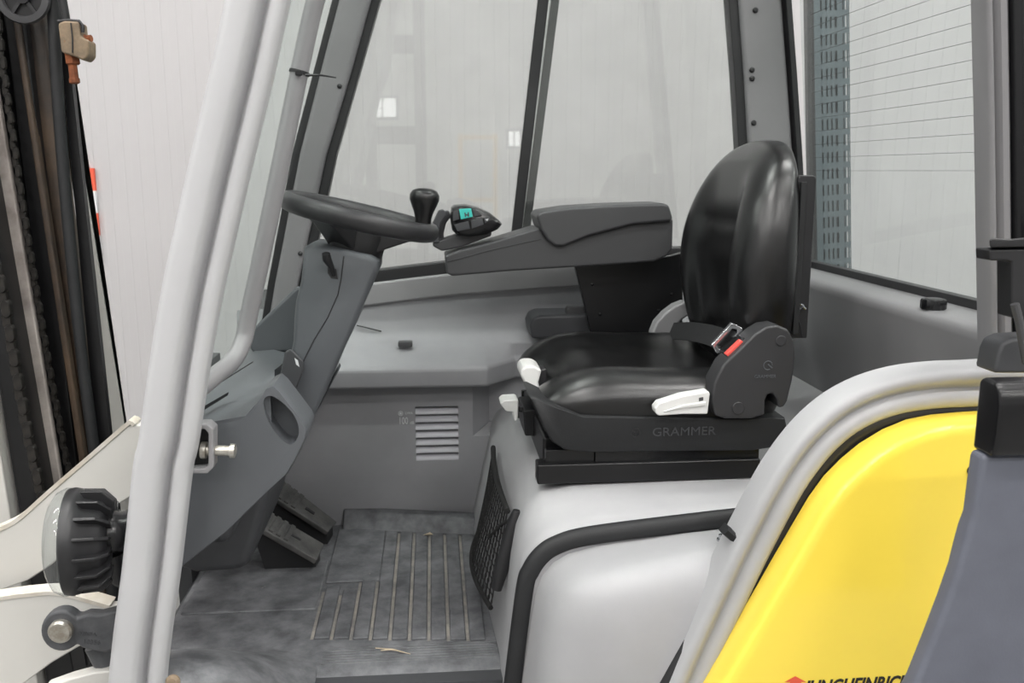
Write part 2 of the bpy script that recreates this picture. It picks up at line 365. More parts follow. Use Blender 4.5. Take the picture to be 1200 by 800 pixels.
# far rear pillar
cl = [P(872, 330, Y=FY), P(862, 175, Y=FY), P(857, 90, Y=FY), P(850, 0, Y=FY)]; cl.append(cl[-1]+(cl[-1]-cl[-2]))
cr = [P(930, 330, Y=FY), P(921, 175, Y=FY), P(915, 90, Y=FY), P(908, 0, Y=FY)]; cr.append(cr[-1]+(cr[-1]-cr[-2]))
cl = cl[::-1]; cr = cr[::-1]
pC = obj('rear_pillar', quadloft([p+Vector((.02, 0, 0)) for p in cl], cr, FY-.05, FY+.03), 'cab_paint_shaded', cab, label='grey far rear pillar with bolts', bevel=.01)
strip([p-Vector((.003, 0, 0)) for p in cl], [p+Vector((.026, 0, 0)) for p in cl], FY-.035, FY+.01, 'window_seal', 'black_plastic', cab, bevel=.003)
for (a, b) in ((885, 12), (881, 82), (881, 92), (883, 144)):
    q = P(a, b, Y=FY-.05); obj('bolt', lathe([(.007, 0), (.007, .003), (.004, .006), (.001, .006)], q, (0, -1, 0), 12), 'black_plastic', pC)
# near rear pillar
nC = [P(1166, 440, Y=NY+.01), P(1164, 300, Y=NY+.01), P(1162, 150, Y=NY+.01), P(1159, 0, Y=NY+.01)]; nC.append(nC[-1]+(nC[-1]-nC[-2])*2.2)
profC = [(0, .03), (0, .010), (.003, .004), (.007, .003), (.010, .010), (.013, .013), (.016, .008), (.019, .002), (.028, .001), (.033, .006), (.034, .045), (0, .045)]
pD = obj('rear_pillar', sweep(smooth_path(nC[::-1], 3), profC), 'cab_paint_shaded', cab, label='grey near rear pillar with stepped edge', angle=50)
obj('door_seal', sweep(smooth_path([p+Vector((.035, 0, 0)) for p in nC[::-1]], 3), [(0, .0), (.004, -.008), (.014, -.012), (.02, -.004), (.02, .05), (0, .05)]), 'black_gloss', cab, angle=50)
# rear window: pane, seal, heating wires
RX = lambda z: 1.0-.10*(z-1.25)
rw = [(1.34, 1.262), (2.33, 1.262), (2.33, 2.13), (1.34, 2.13)]
rp_ = obj('rear_window', loft([[(RX(z), y, z) for y, z in rw], [(RX(z)+.006, y, z) for y, z in rw]]), 'rear_glass', cab, label='rear window pane with thin heating wires', smooth=False)
zw = 1.5+.0
for k in range(14):
    z = P(1100, 200-k*20.2, X=RX(1.5+k*.025)).z
    obj('heating_wire', box(RX(z)-.0007, RX(z)+.0001, 1.36, 2.27, z-.00035, z+.00035), 'arm_plastic', rp_, smooth=False)
obj('window_seal', loft([[(RX(1.26)-.012, y, 1.248), (RX(1.26)+.012, y, 1.248), (RX(1.26)+.012, y, 1.267), (RX(1.26)-.012, y, 1.267)] for y in (1.33, 2.34)]), 'black_plastic', cab, bevel=.002)
strip([p+Vector((.005, 0, 0)) for p in cr], [p+Vector((.02, 0, 0)) for p in cr], FY-.06, FY+.0, 'window_seal', 'black_plastic', cab, bevel=.002)
# rear ledge (bent sheet)
prof = [(1.03, 1.25), (.90, 1.251), (.884, 1.246), (.878, 1.234), (.892, 1.095), (.925, .985), (.95, .93), (1.03, .93)]
obj('rear_ledge', loft([[(x, y, z) for x, z in prof] for y in (1.34, 2.36)]), 'cab_paint_shaded', cab, label='grey sheet metal ledge below the rear window', bevel=.006, seg=3)
# arch round the rear wheel cover
arch_px = [(1215, 428), (1150, 432), (1105, 434), (1060, 440), (1020, 452), (985, 470), (955, 494), (930, 522), (905, 558), (880, 604), (850, 664), (822, 724), (800, 772), (788, 800), (768, 846)]
arch = smooth_path([P(a, b, Y=1.285) for a, b in arch_px], 3)
profR = [(-.004, .05), (0, .004), (.006, -.002), (.014, -.004), (.022, .0), (.026, .008), (.031, .010), (.036, .004), (.042, -.001), (.052, -.002), (.060, .004), (.064, .014), (.064, .05)]
obj('door_arch', sweep(arch, profR, flip=1), 'arch_paint', cab, label='curved grey door arch above the yellow cover', angle=50)
obj('arch_seal', sweep(arch, [(.062, .012), (.07, .008), (.083, .012), (.09, .02), (.09, .05), (.062, .05)], flip=1), 'black_plastic', cab, angle=50)
# seal and bolt where the arch meets the side cover
obj('door_seal', sweep(smooth_path([P(a, b, Y=1.30) for a, b in ((850, 622), (868, 640), (862, 656), (846, 682), (820, 730), (796, 772), (772, 815))], 4), [(-.007, .006), (-.004, -.004), (.004, -.006), (.008, .002), (.008, .02), (-.007, .02)]), 'rubber', cab, angle=60)

# ================================================================== cab floor, front wall
obj('floor_pan', box(-.55, .14, 1.5, 2.34, .52, .59), 'dark_plastic', cab, smooth=False)
obj('front_wall', box(-.58, -.55, 1.95, 2.34, .52, 1.04), 'dark_plastic', cab, smooth=False)

# ================================================================== floor mat
mt = thing('floor_mat', (-.1, 1.9, .59), 'ribbed grey rubber floor mat with dusty grooves in the footwell', 'floor mat')
FZ = .60
lip = [(2.33, .592), (2.33, FZ), (1.60, FZ), (1.56, FZ-.002), (1.535, FZ-.010), (1.522, FZ-.026), (1.518, FZ-.06), (1.518, FZ-.16), (1.54, FZ-.16), (1.545, FZ-.05), (1.57, .588)]
obj('mat_base', loft([[(x, y, z) for y, z in lip] for x in (-.54, .125)]), 'mat_rubber', mt, angle=40)
for k in range(1, 10):
    x0 = -.02+.038*(k-7)+.0045; x1 = x0+.0295; far = (1.88, 1.86, 1.99, 2.19, 2.19, 2.19, 2.19, 2.19, 2.19)[k-1]
    nr = 1.66-.004*k
    obj('dust_line', box(x0-.0075, x0-.0015, nr, far-.02, FZ-.001, FZ+.0008), 'mat_dusty', mt, smooth=False)
    obj('mat_rib', box(x0, x1, nr, far, FZ-.001, FZ+.005), 'mat_rubber', mt, bevel=.002)
for k in range(7):
    y = 1.565+.0085*k; obj('lip_ridge', box(-.22, .11, y, y+.0045, FZ-.006, FZ+.0018-.0008*(6-k)*.4), 'mat_rubber', mt, bevel=.001, seg=1)
obj('mat_flap', prism([(-.53, .0), (-.255, .0), (-.255, .006), (-.53, .006)], 1.78, 2.02), 'mat_rubber', mt, bevel=.003).location.z = FZ-.002
obj('heel_pad', box(-.25, -.13, 1.90, 2.2, FZ-.002, FZ+.006), 'mat_rubber', mt, bevel=.004)
obj('mat_upstand', hull8([(-.24, 2.20, FZ), (.12, 2.13, FZ), (.12, 2.16, FZ+.035), (-.24, 2.235, FZ+.045)], [(-.24, 2.26, FZ), (.12, 2.2, FZ), (.12, 2.21, FZ+.035), (-.24, 2.26, FZ+.045)]), 'mat_rubber', mt, bevel=.006)
# sill mound by the front pillar
rr = []
for x, h in ((-.50, .72), (-.42, .72), (-.37, .712), (-.33, .696), (-.295, .668), (-.265, .636), (-.24, .610), (-.225, .597)):
    f = (h-.597)/(.72-.597)
    rr.append([(x, 1.33, .5), (x, 1.33, h-.03*f), (x, 1.335, h-.012*f), (x, 1.35, h-.003*f), (x, 1.38, h), (x, 1.44, h-.012*f), (x, 1.50, h-.042*f), (x, 1.56, h-.082*f), (x, 1.62, h-.118*f), (x, 1.67, .597), (x, 1.67, .5)])
sillm = thing('entry_sill', (-.35, 1.4, .5), 'grey plastic entry sill cover swelling up beside the near front pillar', 'sill cover')
obj('sill_cover', loft(rr), 'mat_rubber', sillm, angle=60)
obj('step_panel', box(-.28, .125, 1.53, 1.56, .30, .555), 'panel_plastic', sillm, bevel=.006)
q = P(203, 798, Y=1.295); obj('screw', lathe([(.011, 0), (.011, .004), (.007, .008), (.002, .008)], q, (0, -1, .2), 14), 'rust_clamp', sillm)
# litter on the mat
for (a, b, c, d) in ((440, 759, 481, 766), (446, 762, 470, 763)):
    p0 = P(a, b, Z=FZ+.004); p1 = P(c, d, Z=FZ+.004)
    obj('straw', tube([p0, (p0+p1)/2+Vector((0, .002, .002)), p1], [.0008, .0015, .0006], 6), 'straw', label='pale straw lying on the mat lip, ' + ('longer one' if d == 766 else 'shorter one'), cat='straw', group='straws on the mat')
q = P(502, 627, Z=FZ+.006)
obj('dry_leaf', M_([q+Vector((-.014, 0, .001)), q+Vector((-.003, -.006, .005)), q+Vector((.013, -.002, .002)), q+Vector((.004, .006, .006)), q+Vector((0, 0, .0))], [(0, 1, 3), (1, 2, 3), (0, 1, 4), (1, 2, 4), (2, 3, 4), (3, 0, 4)]), 'straw', label='tiny dry leaf crumb on the far end of the mat', cat='leaf')

# ================================================================== far side trim with vents
tr = thing('side_trim', (0, 2.25, .6), 'grey moulded plastic side trim with air vents below the far window', 'trim panel')
def tprof(x):
    e = 2.17 if x < .13 else 2.26 if x > .205 else 2.17+.09*(x-.13)/.075
    b = 2.30
    return [(2.33, sz(x)-.075), (2.325, 1.14), (2.318, 1.10), (2.30, 1.078), (b-.025, 1.066), (e+.012, 1.032), (e, 1.027), (e-.004, 1.02), (e-.002, .985), (e+.004, .976), (2.30, .972), (2.345, .972), (2.345, 1.14)]
xs = [-.50, -.3, -.15, 0, .125, .13, .14, .1675, .195, .205, .21, .35, .5, .7, .9]
obj('shelf_panel', loft([[(x, y, z) for y, z in tprof(x)] for x in xs]), 'panel_plastic', tr, bevel=.005)
vx0, vx1, vz0, vz1 = -.051, .058, .768, .911
LY = 2.24
low = obj('lower_panel', join(box(-.5, vx0, LY, LY+.02, .58, .98), box(vx1, .095, LY, LY+.02, .58, .98), box(vx0, vx1, LY, LY+.02, .58, vz0), box(vx0, vx1, LY, LY+.02, vz1, .98),
    box(.095, .3, LY, LY+.02, .58, .83)), 'panel_plastic', tr, smooth=False)
obj('pocket', join(loft([[(.095, LY, .83), (.095, LY+.02, .83), (.095, LY+.02, .98), (.095, LY, .98)], [(.14, LY+.05, .855), (.14, LY+.07, .855), (.14, LY+.07, .98), (.14, LY+.05, .98)], [(.5, LY+.05, .86), (.5, LY+.07, .86), (.5, LY+.07, .98), (.5, LY+.05, .98)]]),
    hull8([(.090, LY-.001, .80), (.32, LY-.001, .80), (.32, LY-.001, .832), (.090, LY-.001, .829)], [(.090, LY+.07, .80), (.32, LY+.07, .80), (.32, LY+.07, .862), (.090, LY+.07, .860)])), 'panel_plastic', tr, angle=30)
obj('panel_backing', box(.09, .5, LY+.068, LY+.078, .6, 1.0), 'panel_plastic', tr, smooth=False)
obj('vent_box', box(vx0-.004, vx1+.004, LY+.03, LY+.035, vz0-.004, vz1+.004), 'black_plastic', tr, smooth=False)
pt = (vz1-vz0)/7
for k in range(7):
    z = vz1-pt*(k+1)
    pr = [(LY+.001, z-.0005), (LY+.001, z+.004), (LY+.004, z+.0085), (LY+.010, z+.0125), (LY+.016, z+.0145), (LY+.016, z+.012), (LY+.006, z+.004), (LY+.005, z-.0005)]
    obj('vent_slat', loft([[(x, y, z_) for y, z_ in pr] for x in (vx0-.001, vx1+.001)]), 'silver_vent', tr, angle=60)
uq = P(467, 497, Y=LY-.0008)
obj('noise_mark', join(text('100', .0265, uq, (1, 0, 0), (0, 0, 1), .0003, sx=.62), text('dB', .010, uq+Vector((.029, 0, 0)), (1, 0, 0), (0, 0, 1), .0003), text('LWA', .009, uq+Vector((.017, 0, .026)), (1, 0, 0), (0, 0, 1), .0003),
    lathe([(.0062, 0), (.0062, .0005), (.0048, .0005), (.0048, 0)], uq+Vector((.006, 0, .0285)), (0, -1, 0), 16, cap=False), lathe([(.003, 0), (.003, .0005)], uq+Vector((.006, 0, .0285)), (0, -1, 0), 10)), 'print_white', tr, label='small white printed 100 mark', smooth=False)
q = P(475, 403, Y=2.25)
obj('ledge_clip', box(q.x-.018, q.x+.018, 2.24, 2.262, q.z-.006, q.z+.008), 'arm_plastic', tr, bevel=.003)
obj('panel_groove', tube([P(418, 381, Y=2.312), P(447, 388, Y=2.308)], .0018, 6), 'black_plastic', tr)
hb = obj('belt_holder', prism_px([(620, 380), (624, 371), (632, 368), (690, 367), (690, 395), (622, 395)], 2.20, 2.325, 2.22), 'dark_plastic', tr, bevel=.008)
obj('holder_knob', prism_px([(664, 362), (667, 359), (690, 359), (690, 374), (664, 373)], 2.215, 2.25, 2.22), 'arm_plastic', hb, bevel=.003)

# ================================================================== dashboard
db = thing('dashboard', (-.35, 1.8, .75), 'dark grey moulded dashboard cowl with open storage pocket beside the near pillar', 'dashboard')
face = [(205, 520), (225, 505), (242, 495), (265, 494), (283, 490), (296, 479), (306, 464), (313, 453), (321, 450), (328, 456), (358, 495), (361, 502), (359, 514), (348, 537), (337, 556), (314, 577), (265, 625), (206, 671), (195, 650)]
A = XZ(face, 1.42)
cx = sum(a for a, _ in A)/len(A); cz = sum(b for _, b in A)/len(A)
rings = []
for y, s, up in ((1.50, 1.0, 0), (1.445, 1.0, 0), (1.428, .992, 0), (1.42, .965, 0), (1.418, .8, 0)):
    rings.append([(cx+(x-cx)*s, y, cz+(z-cz)*s) for x, z in A])
# the storage pocket is sunk into the face with a boolean
cw = obj('side_cowl', loft(rings), 'dash_plastic', db, angle=50)
pq = [Vector((a, b, 0)) for a, b in ((309, 472), (313, 464), (322, 465), (334, 474), (345, 487), (350, 500), (349, 512), (342, 520), (333, 517), (322, 505), (313, 489))]
pq = smooth_path(pq[-2:]+pq+pq[:2], 4)[8:-5]
pk = XZ([(v.x, v.y) for v in pq], 1.42)
cut = bpy.data.objects.new('pocket_cut', prism(pk, 1.38, 1.462))
bo = cw.modifiers.new('pocket', 'BOOLEAN'); bo.object = cut; bo.operation = 'DIFFERENCE'; bo.solver = 'EXACT'
COL.objects.link(cut); dg = bpy.context.evaluated_depsgraph_get(); nm = bpy.data.meshes.new_from_object(cw.evaluated_get(dg)); cw.modifiers.clear(); cw.data = nm
bpy.data.objects.remove(cut)
for p in nm.polygons: p.use_smooth = True
nm.set_sharp_from_angle(angle=math.radians(40))
# sloping top shelf to the windshield
top = obj('top_cover', loft([[(-.43, 1.42, 1.085), (-.362, 1.42, 1.108), (-.30, 1.42, 1.118), (-.262, 1.43, 1.160), (-.262, 1.43, 1.05), (-.43, 1.42, 1.05)],
                      [(-.43, 1.55, 1.10), (-.37, 1.55, 1.118), (-.31, 1.55, 1.128), (-.275, 1.55, 1.146), (-.275, 1.55, 1.05), (-.43, 1.55, 1.05)],
                      [(-.44, 1.75, 1.10), (-.38, 1.75, 1.125), (-.34, 1.75, 1.128), (-.31, 1.75, 1.12), (-.31, 1.75, 1.05), (-.44, 1.75, 1.05)],
                      [(-.44, 2.31, 1.10), (-.38, 2.31, 1.12), (-.34, 2.31, 1.12), (-.28, 2.31, 1.10), (-.28, 2.31, 1.05), (-.44, 2.31, 1.05)]]), 'dash_plastic', db, angle=45)
obj('hatch_line', tube([P(246, 447, Y=1.6), P(258, 448, Y=1.56), P(296, 424, Y=1.72)], .0012, 6), 'black_plastic', top)
obj('demister_slot', loft([[P(230, 481, Y=1.45), P(268, 459, Y=1.5), P(267, 463, Y=1.5), P(230, 486, Y=1.45)], [P(230, 481, Y=1.46), P(268, 459, Y=1.51), P(267, 463, Y=1.51), P(230, 486, Y=1.46)]]), 'black_plastic', top, smooth=False)
obj('lower_box', prism_px([(190, 600), (318, 560), (314, 590), (302, 632), (294, 655), (284, 666), (232, 668), (190, 655)], 1.66, 2.0, 1.68), 'dark_plastic', db, bevel=.02, seg=3)
obj('lower_panel', loft([[(-.50, y, .9), (-.46, y, 1.06), (-.30, y, 1.06), (-.36, y, .86)] for y in (1.5, 2.3)]), 'dark_plastic', db, bevel=.02)
obj('display_housing', loft([[P(a, b, Y=y) for a, b in pl] for y, pl in ((1.93, [(293, 392), (296, 385), (345, 338), (352, 334), (356, 345), (356, 410), (300, 416), (293, 410)]), (2.05, [(302, 388), (306, 382), (345, 338), (352, 334), (358, 345), (358, 402), (306, 408), (301, 402)]))]), 'dash_plastic', db, bevel=.02, seg=4)

# ================================================================== steering column and wheel
sc = thing('steering_column', (-.25, 1.78, .8), 'dark grey steering column housing below the wheel', 'steering column')
colp = [(356, 290), (366, 286), (400, 292), (434, 300), (444, 307), (443, 318), (436, 334), (420, 370), (418, 377), (396, 424), (374, 476), (362, 500), (318, 500), (330, 455), (338, 425), (343, 400), (344, 375), (346, 353), (352, 330)]
Ac = XZ(colp, 1.715); mx_ = sum(a for a, _ in Ac)/len(Ac)
rings = []
for y, ins in ((1.715, .010), (1.718, .004), (1.727, 0), (1.79, -.0), (1.853, .0), (1.862, .004), (1.865, .01)):
    # inset outline towards its own axis line
    rg = []
    n = len(Ac)
    for i in range(n):
        a = Vector(Ac[i-1]); b = Vector(Ac[i]); c = Vector(Ac[(i+1) % n])
        t1 = (b-a).normalized(); t2 = (c-b).normalized(); nn = Vector((-(t1.y+t2.y), t1.x+t2.x)); nn = nn.normalized() if nn.length > 1e-6 else Vector((0, 0))
        # clockwise outline: inward normal points left of travel reversed
        rg.append((b.x-nn.x*-ins*-1, y, b.y-nn.y*-ins*-1))
    rings.append(rg)
colh = obj('column_housing', loft(rings), 'dash_plastic', sc, angle=50)
obj('seam', tube([P(a, b, Y=1.7145) for a, b in ((403, 300), (400, 325), (396, 345), (384, 372), (368, 398), (357, 420), (350, 438))], .0011, 6), 'black_plastic', colh)
obj('lever_pocket', prism_px([(384, 313), (394, 315), (396, 327), (388, 326), (384, 320)], 1.7135, 1.716), 'black_plastic', colh, smooth=False)
obj('stalk', tube([P(391, 322, Y=1.715), P(388, 312, Y=1.702), P(383, 303, Y=1.69), P(382, 297, Y=1.686)], [.004, .0055, .0085, .0075], 12), 'black_plastic', sc, angle=60)
obj('tilt_lock', loft([[P(a, b, Y=y) for a, b in ((334, 412), (341, 408), (356, 423), (356, 434), (347, 456), (334, 466), (322, 462), (328, 440))] for y in (1.685, 1.72)]), 'dark_plastic', sc, bevel=.004)
obj('lock_label', M_([P(a, b, Y=1.6845) for a, b in ((345, 419), (349, 422), (351, 430), (347, 427))], [(0, 1, 2, 3)]), 'print_white', sc, smooth=False)
obj('inner_strip', prism_px([(396, 428), (398, 432), (380, 466), (360, 500), (352, 500), (374, 474)], 1.86, 1.9, 1.865), 'dash_plastic', sc, bevel=.004)
sw = thing('steering_wheel', P(412, 285, Y=1.79), 'black steering wheel with spinner knob, seen almost edge-on', 'steering wheel')
wc = Vector((-.139, 1.79, 1.413)); tilt = math.radians(13.5)
A1 = Vector((math.cos(tilt), 0, -math.sin(tilt))); A2 = Vector((0, 1, 0)); AN = A1.cross(A2)
if AN.z < 0: AN = -AN
RW = .140
rings = []
for i in range(48):
    t = 2*math.pi*i/48; rd = A1*math.cos(t)+A2*math.sin(t)
    rings.append([wc+rd*(RW+.0155*math.cos(2*math.pi*k/12))+AN*.0185*math.sin(2*math.pi*k/12) for k in range(12)])
rings.append(rings[0])
obj('rim', loft(rings, cap=False), 'wheel_rubber', sw, angle=180)
obj('hub', lathe([(.044, -.105), (.050, -.090), (.054, -.066), (.057, -.036), (.054, -.014), (.036, -.004), (.001, -.002)], wc+A1*.004+AN*.004, AN, 28), 'wheel_rubber', sw, angle=60)
for ang in (0, 125, 235):
    t = math.radians(ang); rd = A1*math.cos(t)+A2*math.sin(t); sd = AN.cross(rd)
    def rg(r, wdt, h0, h1): return [wc+rd*r+sd*wdt+AN*h0, wc+rd*r-sd*wdt+AN*h0, wc+rd*r-sd*wdt+AN*h1, wc+rd*r+sd*wdt+AN*h1]
    obj('spoke', loft([rg(.025, .036, -.075, -.015), rg(.06, .034, -.05, -.008), rg(.1, .03, -.026, .002), rg(RW, .028, -.012, .008)]), 'wheel_rubber', sw, bevel=.005)
kb = wc+A1*(RW-.018)+A2*-.015+AN*.006
kax = (Vector((0.08, 0, 1))).normalized()
obj('spinner_knob', lathe([(.0165, 0), (.016, .008), (.016, .018), (.0185, .030), (.0245, .044), (.0285, .055), (.0285, .064), (.024, .072), (.013, .0765), (.001, .0775)], kb, kax, 24), 'vinyl', sw, angle=180)
obj('column_boot', lathe([(.036, 0), (.042, .006), (.040, .02), (.03, .03)], P(408, 303, Y=1.79), (AN.x, 0, AN.z), 24), 'black_plastic', sc, angle=60)
q = P(352, 297, Y=1.9)

# ================================================================== pedals
def pedal(name, label, nq, fq, yn, yf, nrib):
    a0, a1 = P(*nq[0], Y=yn), P(*nq[1], Y=yn); b0, b1 = P(*fq[0], Y=yf), P(*fq[1], Y=yf)
    t = thing(name, (a1.x, (yn+yf)/2, FZ), label, 'pedal')
    nrm = (a1-a0).cross(b0-a0).normalized()
    if nrm.z < 0: nrm = -nrm
    obj('pedal_plate', hull8([a0, a1, b1, b0], [p-nrm*.014 for p in (a0, a1, b1, b0)]), 'pedal_rubber', t, bevel=.003)
    for k in range(nrib):
        f0 = .04+.11*k; f1 = f0+.075
        r = [a0.lerp(a1, f0), a0.lerp(a1, f1), b0.lerp(b1, f1), b0.lerp(b1, f0)]
        c = sum(r, Vector())/4; r = [c+(p-c)*.9 for p in r]
        obj('tread_rib', hull8([p+nrm*.005 for p in r], [p-nrm*.002 for p in r]), 'pedal_rubber', t, bevel=.0015, seg=1)
    c0 = a0.lerp(a1, .62).lerp(b0.lerp(b1, .62), .5); dx = (a1-a0).normalized(); dy = (b0-a0).normalized()
    obj('slot', hull8([c0-dx*.013-dy*.004+nrm*.0006, c0+dx*.013-dy*.004+nrm*.0006, c0+dx*.013+dy*.004+nrm*.0006, c0-dx*.013+dy*.004+nrm*.0006], [c0-dx*.013-dy*.004-nrm*.003, c0+dx*.013-dy*.004-nrm*.003, c0+dx*.013+dy*.004-nrm*.003, c0-dx*.013+dy*.004-nrm*.003]), 'black_plastic', t, smooth=False)
    m0 = a0.lerp(b0, .5)-nrm*.014; m1 = a1.lerp(b1, .5)-nrm*.014
    obj('pedal_arm', loft([[m0+dy*.02, m1+dy*.02, m1-dy*.02, m0-dy*.02], [Vector((m0.x+.03, m0.y, FZ+.004))+dy*.02, Vector((m1.x, m1.y, FZ+.004))+dy*.02, Vector((m1.x, m1.y, FZ+.004))-dy*.02, Vector((m0.x+.03, m0.y, FZ+.004))-dy*.02]]), 'black_plastic', t)
pedal('brake_pedal', 'nearer dusty black pedal with stepped tread', [(292, 610), (372, 656)], [(305, 593), (380, 637)], 1.96, 2.04, 5)
pedal('accelerator_pedal', 'farther dusty black pedal close to the side trim', [(312, 576), (385, 623)], [(326, 558), (395, 611)], 2.10, 2.17, 4)

# ================================================================== hood and side cover
hd = thing('seat_hood', (.5, 1.9, .6), 'light grey plastic hood under the seat', 'hood')
def hp(dx, dz, rise=0):
    base = [(.122, .55), (.128, .62), (.150, .80), (.156, .835), (.170, .868), (.196, .892), (.25, .907), (.42, .918), (.60, .926), (.80, .94), (.95, .955)]
    return base
N_ = [(.122, .55), (.130, .62), (.150, .79), (.160, .825), (.178, .852), (.205, .870), (.26, .884), (.42, .900), (.60, .915), (.80, .93), (.97, .94)]
O1 = [(.112, .55), (.118, .62), (.137, .80), (.146, .845), (.164, .877), (.192, .896), (.25, .909), (.42, .922), (.60, .931), (.80, .94), (.97, .955)]
O2 = [(.110, .55), (.116, .62), (.134, .81), (.143, .865), (.160, .903), (.190, .926), (.25, .936), (.42, .939), (.60, .941), (.80, .95), (.97, .97)]
O3 = [(.100, .55), (.106, .62), (.132, .80), (.142, .85), (.162, .892), (.195, .918), (.25, .93), (.42, .937), (.60, .942), (.80, .955), (.97, .985)]
O4 = [(.088, .55), (.092, .62), (.128, .79), (.140, .84), (.160, .880), (.195, .906), (.25, .92), (.42, .93), (.60, .94), (.80, .955), (.97, .985)]
def lerpP(a, b, t): return [(p[0]+(q[0]-p[0])*t, p[1]+(q[1]-p[1])*t) for p, q in zip(a, b)]
rings = []
for y, pr in ((1.440, N_), (1.452, N_), (1.462, lerpP(N_, O1, .75)), (1.48, O1), (1.51, lerpP(O1, O2, .55)), (1.535, O2), (1.57, O2), (1.75, O3), (2.0, O3), (2.15, O4), (2.31, O4)):
    rings.append([(x, y, z) for x, z in pr]+[(.97, y, .55)])
obj('hood_shell', loft(rings), 'hood_plastic', hd, angle=55)
def seal_path(y, pr, off=0): return [Vector((x, y, z)) for x, z in pr]
obj('rubber_seal', sweep(smooth_path(seal_path(1.444, N_[0:9]), 5), [(-.017, -.002), (-.012, -.009), (.004, -.012), (.012, -.008), (.012, .006), (-.017, .006)], flip=-1), 'rubber', hd, label='black rubber seal along the hood edge', angle=70)
q0 = P(648, 604, Y=1.5); 
cov = thing('side_cover', (.4, 1.38, .5), 'glossy light grey side cover below the hood seal, at the arch', 'side cover')
C0 = [(.135, .45), (.140, .60), (.166, .785), (.177, .818), (.196, .842), (.222, .857), (.27, .869), (.42, .887), (.60, .902), (.8, .91)]
C1 = [(.150, .45), (.158, .60), (.184, .78), (.195, .812), (.214, .837), (.240, .853), (.29, .868), (.43, .893), (.60, .915), (.8, .92)]
C2 = [(.168, .45), (.178, .60), (.203, .775), (.215, .805), (.232, .828), (.257, .845), (.305, .861), (.44, .890), (.60, .915), (.8, .92)]
C3 = [(.195, .45), (.205, .60), (.228, .765), (.238, .79), (.255, .811), (.28, .828), (.32, .843), (.45, .872), (.60, .897), (.8, .91)]
C4 = [(.235, .45), (.245, .60), (.262, .755), (.27, .775), (.285, .792), (.305, .806), (.34, .82), (.46, .848), (.60, .87), (.8, .88)]
C5 = [(.30, .45), (.305, .60), (.315, .73), (.322, .745), (.335, .757), (.35, .767), (.38, .778), (.47, .80), (.60, .82), (.8, .83)]
rings = [[(x, y, z) for x, z in c]+[(.8, y, .45)] for y, c in ((1.438, C0), (1.40, lerpP(C0, C1, .6)), (1.36, C1), (1.336, C2), (1.322, C3), (1.312, C4), (1.305, C5))]
obj('cover_shell', loft(rings), 'hood_plastic', cov, angle=60)
q = P(845, 647, Y=1.37)
obj('cover_bolt', lathe([(.0085, 0), (.0085, .003), (.0055, .003), (.0055, .010), (.003, .011)], (q.x, 1.37, .901), (0, 0, 1), 8), 'steel', cov)
obj('corner_seal', hull8([P(a, b, Y=1.43) for a, b in ((845, 624), (858, 622), (874, 640), (868, 646))], [P(a, b, Y=1.40) for a, b in ((845, 626), (858, 624), (874, 642), (868, 648))]), 'rubber', cov, bevel=.003)
# cable end on the hood
p0, p1, p2 = P(648, 604, Y=1.497), P(668, 601, Y=1.497), P(692, 597, Y=1.5)
ce = thing('cable_end', p0, 'short yellow sleeved wire end on the hood edge', 'wire')
obj('sleeve', tube([p0, p1], .0035, 8), 'yellow_frame', ce); obj('wire', tube([p1, p2], .0008, 6), 'black_plastic', ce)
# net pocket and strap on the hood front
def net():
    V = []; E_ = []; nu, nv = 9, 16; idx = {}
    def S(u, v):        # u across (near->far), v up
        z = .675+.195*v; x = .112+.032*v
        y = 1.61+.40*u
        bul = .028*math.sin(math.pi*min(1, max(0, u)))*(1-.75*v)
        return Vector((x-.012-bul, y, z))
    ms = []
    for i in range(nu*2+1):
        for sgn in (1, -1):
            pts = []
            for j in range(nv+1):
                u = i/(nu*2)+sgn*(.02*(j % 2)-.01); pts.append(S(min(1, max(0, u)), j/nv))
            ms.append(tube(pts, .0014, 4))
    for j in range(0, nv+1, 2):
        ms.append(tube([S(k/12, j/nv) for k in range(13)], .0013, 4))
    rim = [S(k/14, 1) for k in range(15)]
    return join(*ms), tube(rim, .006, 8), tube([S(k/14, 0) for k in range(15)], .005, 8)
a, b, c = net()
nt_ = thing('storage_net', (.1, 1.85, .62), 'black mesh storage net stretched over the hood front', 'net')
obj('net_mesh', a, 'net_black', nt_, kind='stuff', angle=60); obj('rim_cord', b, 'net_black', nt_, angle=60); obj('rim_cord', c, 'net_black', nt_, angle=60)
obj('net_bar', tube([P(606, 598, Y=1.57), P(603, 610, Y=1.57), P(588, 665, Y=1.57), P(582, 690, Y=1.57)], [.008, .013, .014, .010], 12), 'black_plastic', nt_, angle=60)
obj('net_strap', tube([P(604, 606, Y=1.575), P(588, 614, Y=1.62), P(572, 630, Y=1.7)], [.004, .003, .003], 6), 'net_black', nt_)

